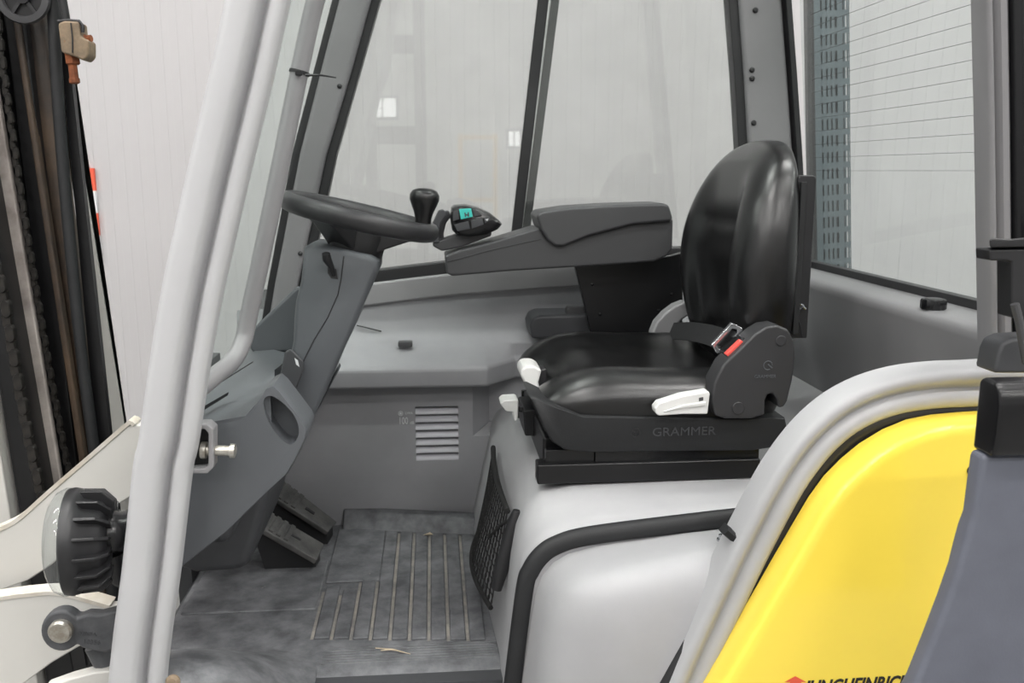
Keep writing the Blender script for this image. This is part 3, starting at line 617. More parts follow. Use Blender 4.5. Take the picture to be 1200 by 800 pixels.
# ================================================================== operator seat
st = thing('operator_seat', (.4, 1.8, .94), 'black vinyl operator seat with seat belt and grey recliner covers', 'seat')
def cushion():
    x0, x1 = .186, .640; yc = 1.80; W = .246; H = .064; zc = 1.070; nt2, nth = 64, 96; rings = []
    for i in range(nt2+1):
        t = -1+2*i/nt2; t = math.sin(t*math.pi/2)
        pw = 3.0 if t < 0 else 7.0
        kh = max(.02, (1-abs(t)**pw)**(1/2.1)); kw = max(.82, 1-.18*abs(t)**6)
        ring = []
        for k in range(nth):
            th = 2*math.pi*k/nth; c, s = math.cos(th), math.sin(th)
            yn = sgnp(c, .42); zn = sgnp(s, .62)
            y = yn*W*kw; z = zn*H*kh
            lobe = (1-t)/2
            x = x0+(x1-x0)*(t+1)/2+lobe**1.5*.066*math.exp(-(yn/.45)**4)
            if zn > 0:
                rim = .014*math.exp(-((abs(yn)-.80)/.20)**2)
                z += (rim-.020*math.exp(-(yn/.6)**4)*(.45+.55*(t+1)/2))*zn*kh
                z += .008*math.exp(-((t+.5)/.35)**2)*zn*math.exp(-((abs(yn)-.72)/.25)**2)
                ph = math.atan2(y+.01, .60-x); win = math.exp(-((ph-.12)/.34)**2)*math.exp(-((t+.05)/.42)**2)
                z += .0065*math.sin(ph*26+1.0)*win*zn
            ring.append((x, yc+y, zc+z))
        rings.append(ring)
    return loft(rings)
obj('cushion', cushion(), 'vinyl', st, angle=180)
def backrest():
    yc = 1.80; rings = []; nth = 80
    #      z     Xbolster  W    Xback
    key = [(1.085, .612, .135, .655), (1.10, .588, .165, .665), (1.14, .568, .188, .674), (1.20, .549, .214, .680), (1.27, .538, .230, .681), (1.34, .537, .233, .680), (1.40, .548, .225, .680), (1.45, .566, .210, .681), (1.49, .586, .188, .682), (1.515, .602, .166, .682), (1.535, .618, .138, .682), (1.548, .632, .108, .681), (1.557, .646, .064, .675), (1.559, .655, .02, .667)]
    zz = []
    for i in range(len(key)-1):
        for j in range(5):
            f = j/5; zz.append(tuple(key[i][m]+(key[i+1][m]-key[i][m])*f for m in range(4)))
    zz.append(key[-1])
    for n_ in range(4):      # relax the station table
        zz = [zz[0]]+[tuple((zz[i-1][m]+2*zz[i][m]+zz[i+1][m])/4 for m in range(4)) for i in range(1, len(zz)-1)]+[zz[-1]]
    for z, xb, W, xk in zz:
        xm = (xb+xk)/2+.008; ring = []
        ff = min(1, max(0, (1.52-z)/.12)); low = min(1, max(0, (1.40-z)/.15))
        for k in range(nth):
            th = 2*math.pi*k/nth; c, s = math.cos(th), math.sin(th)
            yn = sgnp(c, .52); xn = sgnp(s, .72)
            y = yn*W
            if xn < 0:
                x = xm+xn*(xm-xb)
                x += -xn*(.046*math.exp(-(yn/.60)**6))*ff*min(1, (z-1.06)/.12)
                x += -xn*.0085*low*math.sin(y*105+2.2*math.sin((z-1.15)*16))*math.exp(-((yn-.1)/.42)**2)
            else: x = xm+xn*(xk-xm)
            ring.append((x, yc+y, z))
        rings.append(ring)
    return loft(rings)
obj('backrest', backrest(), 'vinyl', st, angle=180)
shell = obj('back_shell', prism([(.664, 1.19), (.700, 1.19), (.700, 1.487), (.694, 1.492), (.668, 1.492), (.664, 1.487)], 1.62, 1.98), 'black_plastic', st, bevel=.004)
obj('shell_latch', join(tube([P(937, 361, Y=1.615), P(941, 357, Y=1.61)], .003, 8), tube([P(938, 356, Y=1.612), P(944, 362, Y=1.612)], .0022, 8)), 'steel', shell)
obj('shell_cable', tube(smooth_path([P(938, 362, Y=1.614), P(935, 372, Y=1.614), P(938, 382, Y=1.614), P(940, 394, Y=1.616)], 4), .0013, 6), 'rubber', shell)
obj('shell_strip', prism([(.668, 1.2), (.6785, 1.2), (.6785, 1.48), (.668, 1.48)], 1.612, 1.622), 'rubber', shell, bevel=.001)
rcv = [(838, 487), (834, 470), (837, 448), (848, 427), (868, 408), (885, 391), (898, 383), (911, 381), (924, 386), (931, 400), (932, 420), (929, 445), (923, 470), (919, 477), (912, 478), (911, 468), (906, 461), (900, 462), (897, 470), (897, 486), (880, 491), (850, 491)]
def recliner(y0, y1, m, px=rcv):
    return loft([[(x, y0, z) for x, z in XZ(px, 1.53)], [(x, y1, z) for x, z in XZ(px, 1.53)]])
rc = obj('recliner_cover', recliner(1.530, 1.585, 0), 'recliner_plastic', st, label='grey near recliner cover', bevel=.013, seg=3)
for a, b, r in ((915, 399, .0095), (865, 478, .0115)):
    q = P(a, b, Y=1.53); obj('cover_cap', lathe([(r, -.001), (r, .0012), (r-.001, .002), (.001, .002)], q, (0, -1, 0), 20), 'recliner_plastic', rc)
q = P(884, 443, Y=1.5292); obj('emboss', text('GRAMMER', .0085, q, (1, 0, 0), (0, 0, 1), .0004, offset=.0), 'dash_plastic', rc, smooth=False)
q = P(900, 428, Y=1.5295)
obj('emboss', join(tube([q+Vector((.008*math.cos(t/10*5.2), 0, .008*math.sin(t/10*5.2))) for t in range(11)], .0009, 5), tube([q+Vector((0, 0, .002)), q+Vector((.008, 0, -.005))], .0012, 5)), 'dash_plastic', rc)
# far recliner arc
arcp = [(762, 392), (768, 377), (778, 366), (790, 357), (803, 352), (808, 368), (798, 374), (790, 382), (786, 394)]
obj('recliner_cover', prism_px(arcp, 2.02, 2.06, 2.03), 'cab_paint', st, label='light grey far recliner cover', bevel=.006, seg=3)
# levers
lv = [(767, 478), (772, 472), (800, 463), (830, 458), (832, 461), (829, 485), (800, 485), (772, 487), (768, 484)]
l1 = obj('recline_lever', prism_px(lv, 1.518, 1.545, 1.52), 'handle_white', st, bevel=.005, seg=3)
obj('lever_lip', prism_px([(777, 482), (800, 474), (827, 470), (826, 475), (800, 478)], 1.515, 1.52, 1.518), 'handle_white', l1, bevel=.0015)
obj('lever_mark', prism_px([(819, 466), (824, 465), (824, 469), (819, 470)], 1.5172, 1.5182, 1.518), 'arm_plastic', l1, smooth=False)
h1 = [(608, 436), (609, 429), (614, 425), (625, 425), (633, 430), (629, 444), (632, 458), (626, 462), (618, 457), (612, 443)]
obj('weight_handle', prism_px(h1, 1.70, 1.78, 1.73), 'handle_white', st, label='white front adjustment handle', bevel=.008, seg=3)
obj('handle_socket', prism_px([(624, 433), (640, 430), (640, 460), (630, 460)], 1.72, 1.76, 1.73), 'black_plastic', st, bevel=.004)
h2 = [(585, 470), (589, 466), (604, 465), (607, 467), (606, 489), (602, 491), (600, 480), (592, 479)]
obj('slide_handle', prism_px(h2, 1.78, 1.83, 1.8), 'handle_white', st, label='small white slide lever handle', bevel=.005, seg=3)
obj('slide_rod', tube([P(604, 478, Y=1.805), P(622, 483, Y=1.805), P(650, 484, Y=1.8)], .0055, 8), 'black_plastic', st)
# base: skirt, rails, suspension block
sk = [(619, 462), (624, 462), (645, 472), (680, 485), (838, 488), (905, 487), (918, 488), (920, 497), (916, 514), (905, 522), (880, 526), (690, 528), (660, 525), (646, 516), (636, 500)]
skp = XZ(sk, 1.56); scx = sum(a for a, _ in skp)/len(skp); scz = sum(b for _, b in skp)/len(skp)
rings = []
for y, s in ((1.545, .90), (1.547, .96), (1.556, 1.0), (1.66, 1.0), (1.74, 1.0), (2.03, 1.0), (2.04, .96)):
    lim = y > 1.7
    rings.append([(max(scx+(x-scx)*(1-(1-s)*.25), .222 if lim else 0), y, min(scz+(z-scz)*s, 1.035 if lim else 2)) for x, z in skp])
skirt = obj('base_skirt', loft(rings), 'rubber', st, label='black rubber skirt of the seat base', angle=50)
q = P(764, 511, Y=1.5448); obj('emboss', text('GRAMMER', .0225, q, (1, 0, 0), (0, 0, 1), .0008, sx=1.12), 'dark_plastic', skirt, angle=20)
q = P(745, 507, Y=1.5448); obj('emboss', join(lathe([(.009, 0), (.009, .001), (.007, .001), (.007, 0)], q, (0, -1, 0), 20, cap=False), *[tube([q, q+Vector((.007*math.cos(a), 0, .007*math.sin(a)))], .0011, 5) for a in (.6, 2.5, 4.7)]), 'black_plastic', skirt)
for y in (1.552, 2.0):
    a, b = P(630, 545, Y=1.552), P(890, 568, Y=1.552)
    obj('lower_rail', box(a.x, b.x, y, y+.04, .941, a.z), 'black_paint', st, bevel=.003)
    a, b = P(640, 528, Y=1.56), P(888, 543, Y=1.56)
    obj('upper_rail', join(box(a.x+.09, b.x+.002, y+.008, y+.032, b.z-.002, a.z+.004), box(a.x, a.x+.09, y+.012, y+.028, b.z, a.z)), 'black_gloss', st, bevel=.002)
obj('suspension_block', box(.20, .60, 1.62, 1.99, .945, 1.01), 'black_paint', st, bevel=.006)
obj('slide_block', prism_px([(612, 478), (644, 476), (655, 508), (614, 508)], 1.78, 1.9, 1.8), 'black_paint', st, bevel=.004)
obj('seat_pan', box(.23, .63, 1.60, 2.0, 1.0, 1.05), 'black_paint', st, bevel=.01)
# belt
wb = [P(786, 388, Y=1.98), P(808, 388, Y=1.88), P(830, 392, Y=1.76), P(852, 400, Y=1.62)]
def ribbon(path, hw, th, up):
    path = smooth_path(path, 5); T = frames(path); rr = []
    for p, t in zip(path, T):
        u = Vector(up); u = (u-t*u.dot(t)).normalized(); n = t.cross(u)
        rr.append([p+u*hw+n*th, p-u*hw+n*th, p-u*hw-n*th, p+u*hw-n*th])
    return loft(rr)
belt = thing('seat_belt', (.5, 1.7, 1.15), 'black webbing lap belt with steel buckle across the seat', 'seat belt')
obj('webbing', ribbon(wb, .021, .0012, (.45, 0, .9)), 'webbing', belt, angle=40)
tg = [(836, 404), (858, 379), (868, 382), (869, 387), (848, 412), (839, 414)]
def loop(px, pin, y0, y1):
    o = XZ(px, y0); i = XZ(pin, y0); n = len(o)
    V = [(x, y, z) for y in (y0, y1) for x, z in o+i]; Fc = []
    for j in range(n):
        k = (j+1) % n
        Fc += [(j, k, n+k, n+j), (2*n+j, 2*n+k, 3*n+k, 3*n+j), (j, k, 2*n+k, 2*n+j), (n+j, n+k, 3*n+k, 3*n+j)]
    return M_(V, Fc)
def shrink(px, f):
    ax = sum(a for a, _ in px)/len(px); ay = sum(b for _, b in px)/len(px); return [(ax+(a-ax)*f, ay+(b-ay)*f) for a, b in px]
tgo = [(834, 404), (858, 378), (870, 384), (871, 389), (848, 415), (840, 414)]
obj('buckle_tongue', loop(tgo, [(840, 404), (858, 385), (864, 386), (864, 390), (848, 408), (843, 409)], 1.588, 1.598), 'steel', belt, bevel=.0015)
obj('tongue_fill', prism_px([(842, 405), (858, 387), (863, 389), (848, 407)], 1.598, 1.604, 1.6), 'black_gloss', belt, smooth=False)
obj('buckle_body', prism_px([(846, 413), (868, 393), (882, 403), (880, 409), (862, 425), (856, 424)], 1.548, 1.60, 1.57), 'black_gloss', belt, bevel=.003)
obj('buckle_button', prism_px([(850, 415), (868, 398), (873, 402), (855, 420)], 1.544, 1.56, 1.548), 'red_plastic', belt, label='red release button', bevel=.0015)

# ================================================================== armrest console
ar = thing('armrest_console', (.35, 2.12, 1.25), 'dark grey armrest console with control lever pad beside the far window', 'armrest')
body = [(521, 299), (540, 292), (575, 283), (632, 266), (640, 279), (655, 286), (690, 274), (740, 261), (788, 256), (787, 292), (780, 300), (765, 306), (700, 311), (600, 317), (530, 323), (523, 320)]
obj('console_body', prism_px(body, 2.07, 2.19, 2.08), 'arm_plastic', ar, bevel=.006, seg=3)
obj('console_seam', tube([P(a, b, Y=2.0695) for a, b in ((524, 307), (575, 293), (634, 280))], .001, 6), 'black_plastic', ar)
pad = [(628, 252), (634, 248), (665, 243), (710, 240), (776, 238), (783, 240), (788, 257), (785, 259), (740, 263), (690, 276), (660, 288), (650, 288), (641, 281), (633, 268)]
obj('arm_pad', prism_px(pad, 2.055, 2.20, 2.065), 'arm_plastic', ar, label='padded armrest lid', bevel=.008, seg=3)
br_ = obj('support_bracket', prism_px([(668, 310), (674, 312), (680, 335), (698, 412), (800, 412), (800, 296), (786, 300), (700, 311)], 2.15, 2.175, 2.15), 'black_paint', ar, bevel=.003)
for a, b in ((694, 333), (703, 368), (787, 344), (772, 364)):
    obj('bolt', lathe([(.004, 0), (.004, .002), (.001, .003)], P(a, b, Y=2.15), (0, -1, 0), 10), 'black_gloss', br_)
# control head
obj('control_base', prism_px([(507, 283), (516, 281), (575, 262), (576, 276), (540, 289), (518, 294), (507, 288)], 2.09, 2.15, 2.1), 'arm_plastic', ar, bevel=.004)
hd_px = [(529, 244), (533, 241), (545, 240), (560, 243), (575, 250), (586, 259), (589, 263), (584, 269), (570, 275), (550, 278), (536, 276), (530, 270), (528, 258)]
ch = obj('control_head', loft([[(x, y, z) for x, z in XZ(shrink(hd_px, s), 2.07)] for y, s in ((2.06, .80), (2.064, .90), (2.075, .98), (2.09, 1.0), (2.14, 1.0), (2.15, .92))]), 'black_gloss', ar, label='glossy black joystick head with buttons', angle=60)
for nm_, px, m in (('button', [(531, 247), (537, 246), (538, 257), (531, 259)], 'dark_plastic'), ('button', [(538, 245), (552, 244), (554, 254), (540, 257)], 'teal'), ('button', [(554, 245), (560, 247), (565, 252), (556, 254)], 'dark_plastic'),
                   ('button', [(532, 263), (549, 259), (551, 268), (536, 271)], 'dark_plastic'), ('button', [(552, 258), (565, 255), (567, 263), (553, 268)], 'dark_plastic'), ('button', [(567, 255), (574, 254), (574, 258), (568, 262)], 'dark_plastic')):
    obj(nm_, prism_px(px, 2.056, 2.062, 2.058), m, ch, label='teal button with a black H mark' if m == 'teal' else None, bevel=.001)
obj('button_mark', prism_px([(544, 249), (545.5, 249), (546, 251), (548, 251), (548, 248.5), (549.5, 248.5), (550, 253.5), (548.5, 254), (548, 252.5), (546, 252.5), (546, 254), (545, 254.5)], 2.0554, 2.0562, 2.056), 'dark_plastic', ch, smooth=False)
obj('button_mark', prism_px([(568.5, 257), (572.5, 256), (571, 259)], 2.0554, 2.0562, 2.056), 'print_white', ch, smooth=False)
for k, (dx, dy) in enumerate(((0, 0), (6, 2))):
    obj('finger_lever', prism_px([(506+dx, 262+dy), (514+dx, 246+dy), (520+dx, 245+dy), (523+dx, 252+dy), (517+dx, 260+dy), (514+dx, 272+dy), (515+dx, 284), (507+dx, 284), (505+dx, 272+dy)], 2.085+.035*k, 2.11+.035*k, 2.1), 'dark_plastic', ar, bevel=.003)

# ================================================================== yellow cover, black guard
yc_px = [(1240, 488), (1146, 494), (1114, 497), (1084, 503), (1055, 515), (1027, 532), (1005, 550), (984, 571), (965, 597), (946, 629), (922, 670), (899, 710), (872, 756), (846, 800), (815, 855), (1240, 855)]
yA = XZ(yc_px, 1.235); ycx, ycz = .85, .80
yel = thing('yellow_cover', (.75, 1.25, .6), 'bright yellow moulded counterweight cover behind the door arch', 'body panel')
rings = []
for y, dlt in ((1.29, 0), (1.25, 0), (1.24, .002), (1.233, .006), (1.230, .014), (1.229, .04)):
    rings.append([(x+(ycx-x)*dlt*1.4, y, z+(ycz-z)*dlt*1.4) for x, z in yA])
obj('cover_shell', loft(rings), 'yellow_paint', yel, angle=60)
q = P(1139, 551, Y=1.229)
obj('screw', lathe([(.008, -.001), (.008, .003), (.005, .006), (.001, .006)], q, (0, -1, 0), 16), 'black_plastic', yel)
q0 = P(948, 812, Y=1.2285); q1 = P(1070, 805, Y=1.2285); ux = (q1-q0).normalized(); uz = Vector((-ux.z, 0, ux.x))
obj('lettering', text('JUNGHEINRICH', .0300, q0-ux*.008, ux, uz, .0004, shear=.28, offset=.0009, sx=.80), 'print_black', yel, smooth=False)
obj('emblem', M_([P(a, b, Y=1.2276) for a, b in ((932, 792), (945, 799), (939, 799), (939, 812), (924, 812), (926, 799), (919, 799))], [(0, 1, 2, 3, 4, 5, 6)]), 'print_red', yel, label='red arrow emblem', smooth=False)
gd = thing('black_guard', (1.0, 1.0, .4), 'black rubbery guard edge standing closest at the right', 'guard')
gpx = [(1152, 533), (1260, 533), (1260, 870), (1036, 870), (1074, 800), (1092, 755), (1110, 708), (1124, 668), (1131, 640), (1136, 622), (1142, 606), (1146, 575)]
obj('guard_panel', prism_px(gpx, 1.0, 1.03, 1.0), 'guard_rubber', gd, bevel=.008, seg=3)
gp = [(1.03, -.0), (.992, 0), (.985, .008), (.982, .03), (.982, .066), (.986, .082), (.996, .092), (1.02, .094), (1.03, .088)]
za = P(1150, 535, Y=.985); xe = P(1149, 480, Y=1.02).x
obj('guard_rim', loft([[(x, y, za.z-.004+z) for y, z in gp] for x in (xe, xe+.16)]), 'black_gloss', gd, bevel=.006, seg=3)
hk = thing('door_catch', (.86, 1.2, 1.2), 'black door catch with curved cap and rod at the near rear pillar', 'door catch')
obj('catch_cap', loft([[P(a, b, Y=y) for a, b in ((1159, 281), (1163, 279), (1184, 280), (1215, 277), (1215, 289), (1160, 290))] for y in (1.18, 1.23)]), 'black_plastic', hk, bevel=.003)
obj('catch_body', prism_px([(1157, 292), (1215, 291), (1215, 372), (1183, 372), (1183, 307), (1178, 305), (1158, 305)], 1.185, 1.22, 1.19), 'black_plastic', hk, bevel=.003)
obj('catch_rod', tube([P(1189, 356, Y=1.18), P(1194, 375, Y=1.18), P(1203, 425, Y=1.18)], .006, 10), 'arm_plastic', hk)
obj('catch_foot', prism_px([(1162, 428), (1165, 412), (1170, 400), (1182, 395), (1215, 393), (1215, 436), (1160, 436)], 1.20, 1.25, 1.21), 'dark_plastic', hk, bevel=.006)

# ================================================================== screw cap on the ledge
q = P(1093, 352, X=.91); 
cap_ = thing('screw_cap', (.912, q.y, 1.251), 'black ribbed screw cap standing on the rear ledge', 'cap')
R_ = .0215; H_ = .019; ring = []
for k in range(48):
    r = R_*(1+.05*math.cos(k*2*math.pi/48*12)); a = 2*math.pi*k/48; ring.append((r*math.cos(a), r*math.sin(a)))
lv_ = [(0, .94), (.002, 1), (H_-.004, 1), (H_-.001, .95), (H_, .86)]
obj('cap_body', loft([[(.912+x*s, q.y+y*s, 1.251+h) for x, y in ring] for h, s in lv_]), 'black_gloss', cap_, angle=40)
obj('cap_top', lathe([(.016, 0), (.015, .0015), (.001, .002)], (.912, q.y, 1.251+H_-.0005), (0, 0, 1), 24), 'black_plastic', cap_)
# cable tie
tie_c = P(351, 85, Y=1.52); tdir = (P(370, 0, Y=1.52)-P(314, 265, Y=1.5)).normalized()
ct = thing('cable_tie', tie_c, 'black cable tie looped round the grab rail', 'cable tie')
obj('tie_loop', lathe([(.0148, -.0025), (.0165, -.0025), (.0165, .0025), (.0148, .0025)], tie_c, tdir, 20, cap=False), 'black_plastic', ct)
obj('tie_head', box(tie_c.x-.004, tie_c.x+.006, 1.498, 1.506, tie_c.z-.006, tie_c.z+.002), 'black_plastic', ct, bevel=.001)
obj('tie_tail', tube([P(358, 88, Y=1.502), P(376, 88, Y=1.50), P(394, 91, Y=1.50)], [.0022, .0018, .001], 6), 'black_plastic', ct)

# ================================================================== mast at the left
MY = 1.75
def member(name, m, par, top, bot, wpx0, wpx1, y0, y1, yref=None, bev=.003, up=.55, dn=.35, **k):
    # straight bar from a top pixel to a bottom pixel at the depth yref
    yr = yref or y0
    a0, a1 = P(top[0], top[1], Y=yr), P(top[0]+wpx0, top[1], Y=yr); b0, b1 = P(bot[0], bot[1], Y=yr), P(bot[0]+wpx1, bot[1], Y=yr)
    d = (a0-b0); d /= d.z; e = (a1-b1); e /= e.z
    a0 = a0+d*up; a1 = a1+e*up; b0 = b0-d*dn; b1 = b1-e*dn
    return obj(name, loft([[(p.x, y0, p.z), (q.x, y0, q.z), (q.x, y1, q.z), (p.x, y1, p.z)] for p, q in ((a0, a1), (b0, b1))]), m, par, bevel=bev, **k)
ms = thing('lift_mast', (-.72, 1.8, .3), 'black steel lift mast rails with worn channel and grey outer strip', 'mast')
member('outer_strip', 'cream_paint', ms, (72, 60), (126, 500), 3, 20, 1.86, 1.864, bev=.0005, up=.7)
member('mast_rail', 'mast_black', ms, (66, 0), (113, 520), 8, 17, 1.75, 1.765, up=.6)
member('lift_cylinder', 'mast_brown', ms, (22, 0), (86, 540), 30, 30, 1.80, 1.84, bev=.012, up=.6)
member('mast_rail', 'mast_black', ms, (2, 0), (70, 560), 24, 22, 1.78, 1.82, up=.6)
member('rail_lip', 'mast_brown', ms, (20, 60), (92, 540), 7, 8, 1.77, 1.79, up=.6)
member('mast_rail', 'mast_black', ms, (-22, 60), (52, 590), 22, 24, 1.76, 1.80, up=.6)
member('worn_channel', 'mast_worn', ms, (-24, 200), (57, 560), 36, 14, 1.735, 1.75, up=.6, dn=.1)
member('inner_rail', 'mast_black', ms, (-40, 200), (30, 640), 22, 30, 1.68, 1.74, up=.7)
member('inner_strip', 'cream_paint', ms, (-60, 300), (-5, 660), 22, 26, 1.66, 1.70, up=.7)
member('rear_web', 'mast_black', ms, (-80, 60), (-20, 590), 138, 130, 1.90, 1.93, up=.7, dn=.6)
hs = thing('hydraulic_hose', P(95, 400, Y=1.72), 'black hydraulic hose running down the mast rail', 'hose')
h_ = [P(62, 0, Y=1.73), P(67, 100, Y=1.73), P(77, 230, Y=1.73), P(94, 400, Y=1.73), P(112, 540, Y=1.73)]
h_ = [h_[0]+(h_[0]-h_[1])*3]+h_+[h_[-1]+(h_[-1]-h_[-2])*1.5]
obj('hose_line', tube(smooth_path(h_, 4), .0105, 12), 'rubber', hs, angle=60)
pu = P(29, -3, Y=1.72)
pl_ = thing('chain_pulley', pu, 'dark spoked pulley wheel at the top of the mast', 'pulley')
obj('pulley_rim', lathe([(.044, 0), (.046, .006), (.044, .012), (.034, .014), (.032, .008), (.034, 0)], pu, (0, -1, 0), 32, cap=False), 'arm_plastic', pl_, angle=60)
obj('pulley_web', lathe([(.034, 0), (.034, .004), (.012, .004), (.012, .012), (.001, .012)], pu, (0, -1, 0), 28), 'mast_black', pl_)
for k in range(5):
    a = 2*math.pi*k/5+.3; d = Vector((math.cos(a), 0, math.sin(a))); s = Vector((-d.z, 0, d.x))*.003
    obj('pulley_spoke', hull8([pu+d*.01-s+Vector((0, -.004, 0)), pu+d*.033-s+Vector((0, -.004, 0)), pu+d*.033+s+Vector((0, -.004, 0)), pu+d*.01+s+Vector((0, -.004, 0))], [pu+d*.01-s+Vector((0, -.009, 0)), pu+d*.033-s+Vector((0, -.009, 0)), pu+d*.033+s+Vector((0, -.009, 0)), pu+d*.01+s+Vector((0, -.009, 0))]), 'black_plastic', pl_)
# chains: every link plate is a part
def chain(name, label, pts, y, size, n, thick=.004):
    path = [P(a, b, Y=y) for a, b in pts]; t = thing(name, path[-1], label, 'chain')
    sp = smooth_path(path, 12); ds = [0]
    for a, b in zip(sp, sp[1:]): ds.append(ds[-1]+(b-a).length)
    L_ = ds[-1]; link = None
    for k in range(n):
        s = L_*(k+.5)/n; i = max(j for j in range(len(ds)) if ds[j] <= s); i = min(i, len(sp)-2)
        p = sp[i].lerp(sp[i+1], (s-ds[i])/max(1e-6, ds[i+1]-ds[i])); tt = (sp[i+1]-sp[i]).normalized()
        if link is None:
            h = L_/n*.74; w_ = size; pr = []
            for q in range(16):
                a = 2*math.pi*q/16; pr.append(((.72+.28*abs(math.sin(a)))*w_*math.cos(a), h*math.sin(a)))
            link = loft([[(x*.8, -thick, z*.9) for x, z in pr], [(x, -thick*.5, z) for x, z in pr], [(x, thick, z) for x, z in pr]])
        o = obj('chain_link', link, 'chain_steel', t, angle=40)
        o.location = p+Vector((.0022*(1 if k % 2 else -1), -thick*(k % 2), 0)); o.rotation_euler = (0, math.atan2(tt.x, tt.z)+math.pi, 0)
    return t
chain('lift_chain', 'slim dark lift chain between the mast rails', [(-6, -30), (2, 60), (14, 150), (30, 260), (58, 430), (84, 570)], 1.745, .0062, 60)
chain('leaf_chain', 'wide black leaf chain beside the worn channel', [(-4, 310), (6, 350), (16, 410), (32, 500), (52, 590)], 1.665, .0115, 20, .006)
# grease-stained clamp
cp = thing('hose_clamp', P(88, 60, Y=1.70), 'rusty hose clamp with bolt hanging off the mast', 'clamp')
obj('clamp_body', prism_px([(70, 28), (78, 25), (95, 26), (97, 44), (106, 48), (106, 66), (100, 72), (92, 68), (74, 62)], 1.68, 1.72, 1.69), 'rust_clamp', cp, bevel=.004)
obj('clamp_edge', tube([P(a, b, Y=1.679) for a, b in ((83, 27), (85, 45), (85, 62))], .0012, 6), 'black_plastic', cp)
obj('clamp_nut', lathe([(.0125, 0), (.0125, .018), (.009, .020)], P(84, 62, Y=1.70), (.06, 0, -1), 6), 'rust', cp, smooth=False)
obj('clamp_bolt', lathe([(.0075, 0), (.0075, .022), (.009, .023), (.009, .03), (.006, .032)], P(85, 76, Y=1.70), (.04, 0, -1), 10), 'rust', cp)
obj('side_bolt', lathe([(.008, 0), (.008, .006), (.006, .007), (.006, .016)], P(97, 46, Y=1.70), (1, -.2, .1), 8), 'rust', cp)
obj('clamp_hose', tube([P(66, -60, Y=1.70), P(73, 0, Y=1.70), P(78, 28, Y=1.70)], .0075, 10), 'rubber', cp)
obj('clamp_band', tube([P(a, b, Y=1.685) for a, b in ((68, 25), (80, 24), (93, 25), (97, 30), (97, 38))], .003, 8), 'black_plastic', cp)
q = P(100, 240, Y=4.2)
sg = thing('warning_strip', (q.x, 4.25, q.z-.2), 'narrow red and white striped strip on the wall beside the mast', 'warning strip')
for k in range(4):
    obj('stripe', box(q.x-.035, q.x+.02, 4.28, 4.297, q.z+.16-.1*(k+1), q.z+.16-.1*k), 'print_red' if k % 2 == 0 else 'print_white', sg, smooth=False)

# ================================================================== cream arms, rod eye, work light
def arm(name, label, px, y0, y1, lip=None):
    t = thing(name, P(px[0][0], px[0][1], Y=y0), label, 'steel arm')
    obj('arm_plate', prism_px(px, y0, y0+.028), 'cream_paint', t, bevel=.003)
    if lip: obj('arm_lip', sweep(smooth_path([P(a, b, Y=y0) for a, b in lip], 4), [(-.003, -.002), (.004, -.003), (.004, .03), (-.003, .03)]), 'cream_edge', t, angle=60)
    return t
arm('fender_arm', 'upper cream painted steel arm sloping up to the pillar', [(-30, 634), (0, 622), (23, 609), (60, 576), (110, 533), (149, 499), (157, 498), (190, 500), (190, 560), (140, 590), (95, 630), (60, 662), (33, 680), (0, 692), (-30, 700)], 1.56, 1.60,
    [(-30, 632), (0, 620), (23, 607), (60, 574), (110, 531), (148, 498), (153, 495), (157, 498)])
q = P(149, 524, Y=1.56); 
arm('tilt_arm', 'lower cream painted steel arm carrying the pivot pin', [(-30, 706), (0, 702), (30, 698), (66, 696), (100, 704), (128, 712), (150, 712), (150, 745), (115, 748), (92, 758), (60, 777), (25, 803), (0, 815), (-30, 830)], 1.50, 1.545,
    [(-30, 705), (0, 701), (30, 697), (66, 695), (100, 703), (128, 711)])
arm('lower_arm', 'cream painted arm edge at the bottom left corner', [(52, 806), (80, 796), (110, 788), (160, 784), (160, 850), (20, 850)], 1.42, 1.47)
re_ = thing('rod_end', P(75, 738, Y=1.44), 'cast grey tilt cylinder rod end with bright pin', 'rod end')
ec = (74, 736)
eye = [(ec[0]+24*math.cos(a), ec[1]+24*math.sin(a)) for a in [math.radians(x) for x in range(40, 321, 14)]]
eye += [(104, 716), (118, 717), (133, 713), (140, 711), (140, 756), (126, 762), (110, 759), (98, 756)]
obj('rod_body', prism_px(eye, 1.40, 1.425, 1.41), 'cap_casting', re_, bevel=.006, seg=3)
obj('pivot_pin', lathe([(.019, 0), (.019, .010), (.016, .014), (.001, .0145)], P(73, 737, Y=1.402), (0, -1, 0), 24), 'zinc', re_)
obj('rod_shaft', tube([P(112, 755, Y=1.45), P(125, 780, Y=1.45)], .018, 12), 'cap_casting', re_)
obj('cast_mark', join(text('10356', .011, P(97, 754, Y=1.3995), (1, 0, -.12), (.12, 0, 1), .0004), text('MINFA', .009, P(93, 744, Y=1.3995), (1, 0, -.12), (.12, 0, 1), .0004)), 'dark_plastic', re_, smooth=False)
wl = thing('work_light', P(100, 690, Y=1.36), 'round finned work light with clear lens in front of the pillar', 'work light')
lc = P(84, 634, Y=1.38); la = Vector((-1, -.16, .03)).normalized()
RL = .083
obj('lens', lathe([(RL, .002), (RL*.995, .008), (RL*.93, .019), (RL*.75, .028), (RL*.45, .034), (.002, .036)], lc, la, 36), 'lens_plastic', wl, angle=180)
obj('reflector', lathe([(RL*.93, .001), (RL*.55, -.012), (.002, -.02)], lc+la*.004, la, 32), 'steel', wl, angle=60)
obj('housing', lathe([(RL*.98, .004), (RL, -.006), (RL*.97, -.016), (RL*.84, -.022), (RL*.76, -.048), (RL*.6, -.058), (.002, -.06)], lc, la, 36), 'black_plastic', wl, angle=50)
B1 = Vector((0, 0, 1)); B1 = (B1-la*B1.dot(la)).normalized(); B2 = la.cross(B1)
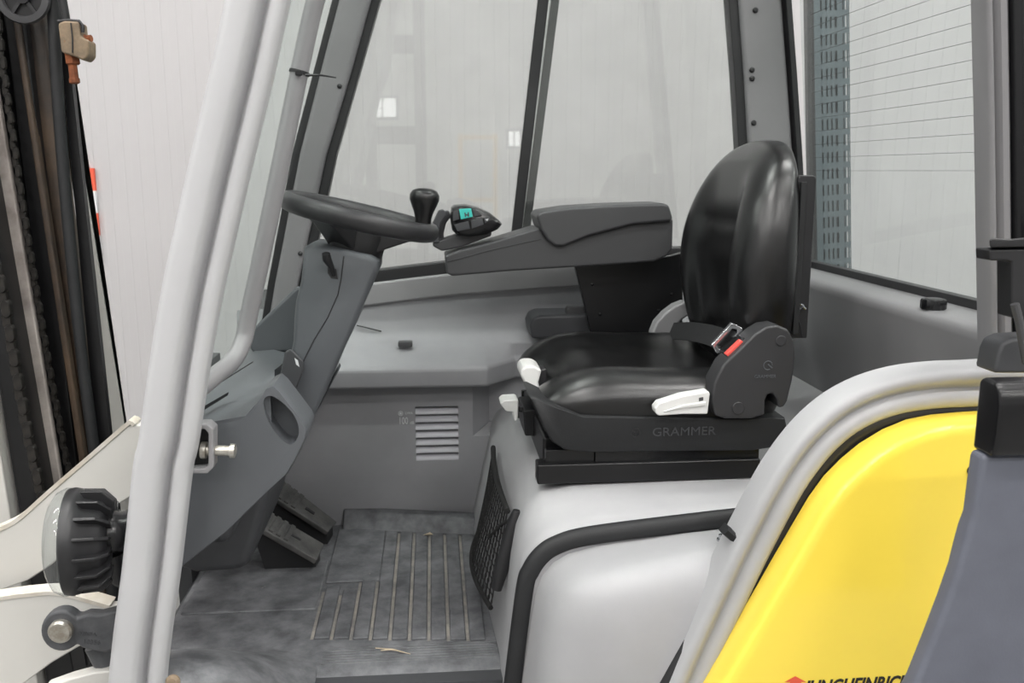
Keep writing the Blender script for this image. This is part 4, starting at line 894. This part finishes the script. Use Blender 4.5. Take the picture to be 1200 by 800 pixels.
for k in range(16):
    a = 2*math.pi*k/16; d = B1*math.cos(a)+B2*math.sin(a); s = la.cross(d)*.0028
    f = [lc-la*.012+d*RL*.97, lc-la*.046+d*RL*.95, lc-la*.064+d*RL*.74, lc-la*.064+d*RL*.3, lc-la*.012+d*RL*.3]
    obj('cooling_fin', loft([[p+s for p in f], [p-s for p in f]]), 'black_plastic', wl, bevel=.001, seg=1)
nk = [lc-la*.05+Vector((0, -.005, .01)), lc-la*.075+Vector((0, 0, .012)), lc-la*.115+Vector((.0, .02, .015))]
obj('taped_neck', tube(smooth_path(nk, 4), [.036]*4+[.031]*5, 16), 'black_gloss', wl, angle=60)
obj('tape_tail', tube([lc-la*.062+Vector((0, -.01, -.02)), lc-la*.07+Vector((0, -.012, -.06)), lc-la*.078+Vector((0, 0, -.085))], [.024, .018, .007], 10), 'black_gloss', wl, angle=60)

# ================================================================== slotted post outside the rear window
py = 3.1
a0, a1 = P(953, 100, Y=py), P(1001, 100, Y=py)
ps = thing('slotted_post', ((a0.x+a1.x)/2, py, .02), 'dark slotted steel post standing behind the rear window', 'post')
Wp = a1.x-a0.x; xl = a0.x
cols = [(.30, .34), (.42, .46), (.53, .57), (.64, .70), (.83, .865), (.90, .935), (.965, .985)]
rowp = .056; z0p, z1p = .0, 3.0; V = []; Fc = []
def plate(xa, xb, za, zb, y):
    i = len(V); V.extend([(xa, y, za), (xb, y, za), (xb, y, zb), (xa, y, zb)]); Fc.append((i, i+1, i+2, i+3))
edges = [0]+[e for c in cols for e in c]+[1]
for i in range(0, len(edges)-1, 2): plate(xl+Wp*edges[i], xl+Wp*edges[i+1], z0p, z1p, py)
for ca, cb in cols:
    z = z0p
    while z < z1p:
        plate(xl+Wp*ca, xl+Wp*cb, z, z+rowp*.36, py); z += rowp
me = bpy.data.meshes.new('m'); me.from_pydata(V, [], Fc)
o = obj('slotted_face', me, 'louvre_grey', ps, smooth=False)
so = o.modifiers.new('thick', 'SOLIDIFY'); so.thickness = .004; so.offset = 1
obj('post_flange', box(xl-.004, xl+.02, py-.006, py+.02, 0, 3), 'black_plastic', ps, smooth=False)
obj('post_back', box(xl+.02, xl+Wp-.005, py+.03, py+.034, 0, 3), 'dark_plastic', ps, smooth=False)
ps.rotation_euler = (0, -math.radians(4.6), 0); ps.location.x += .125
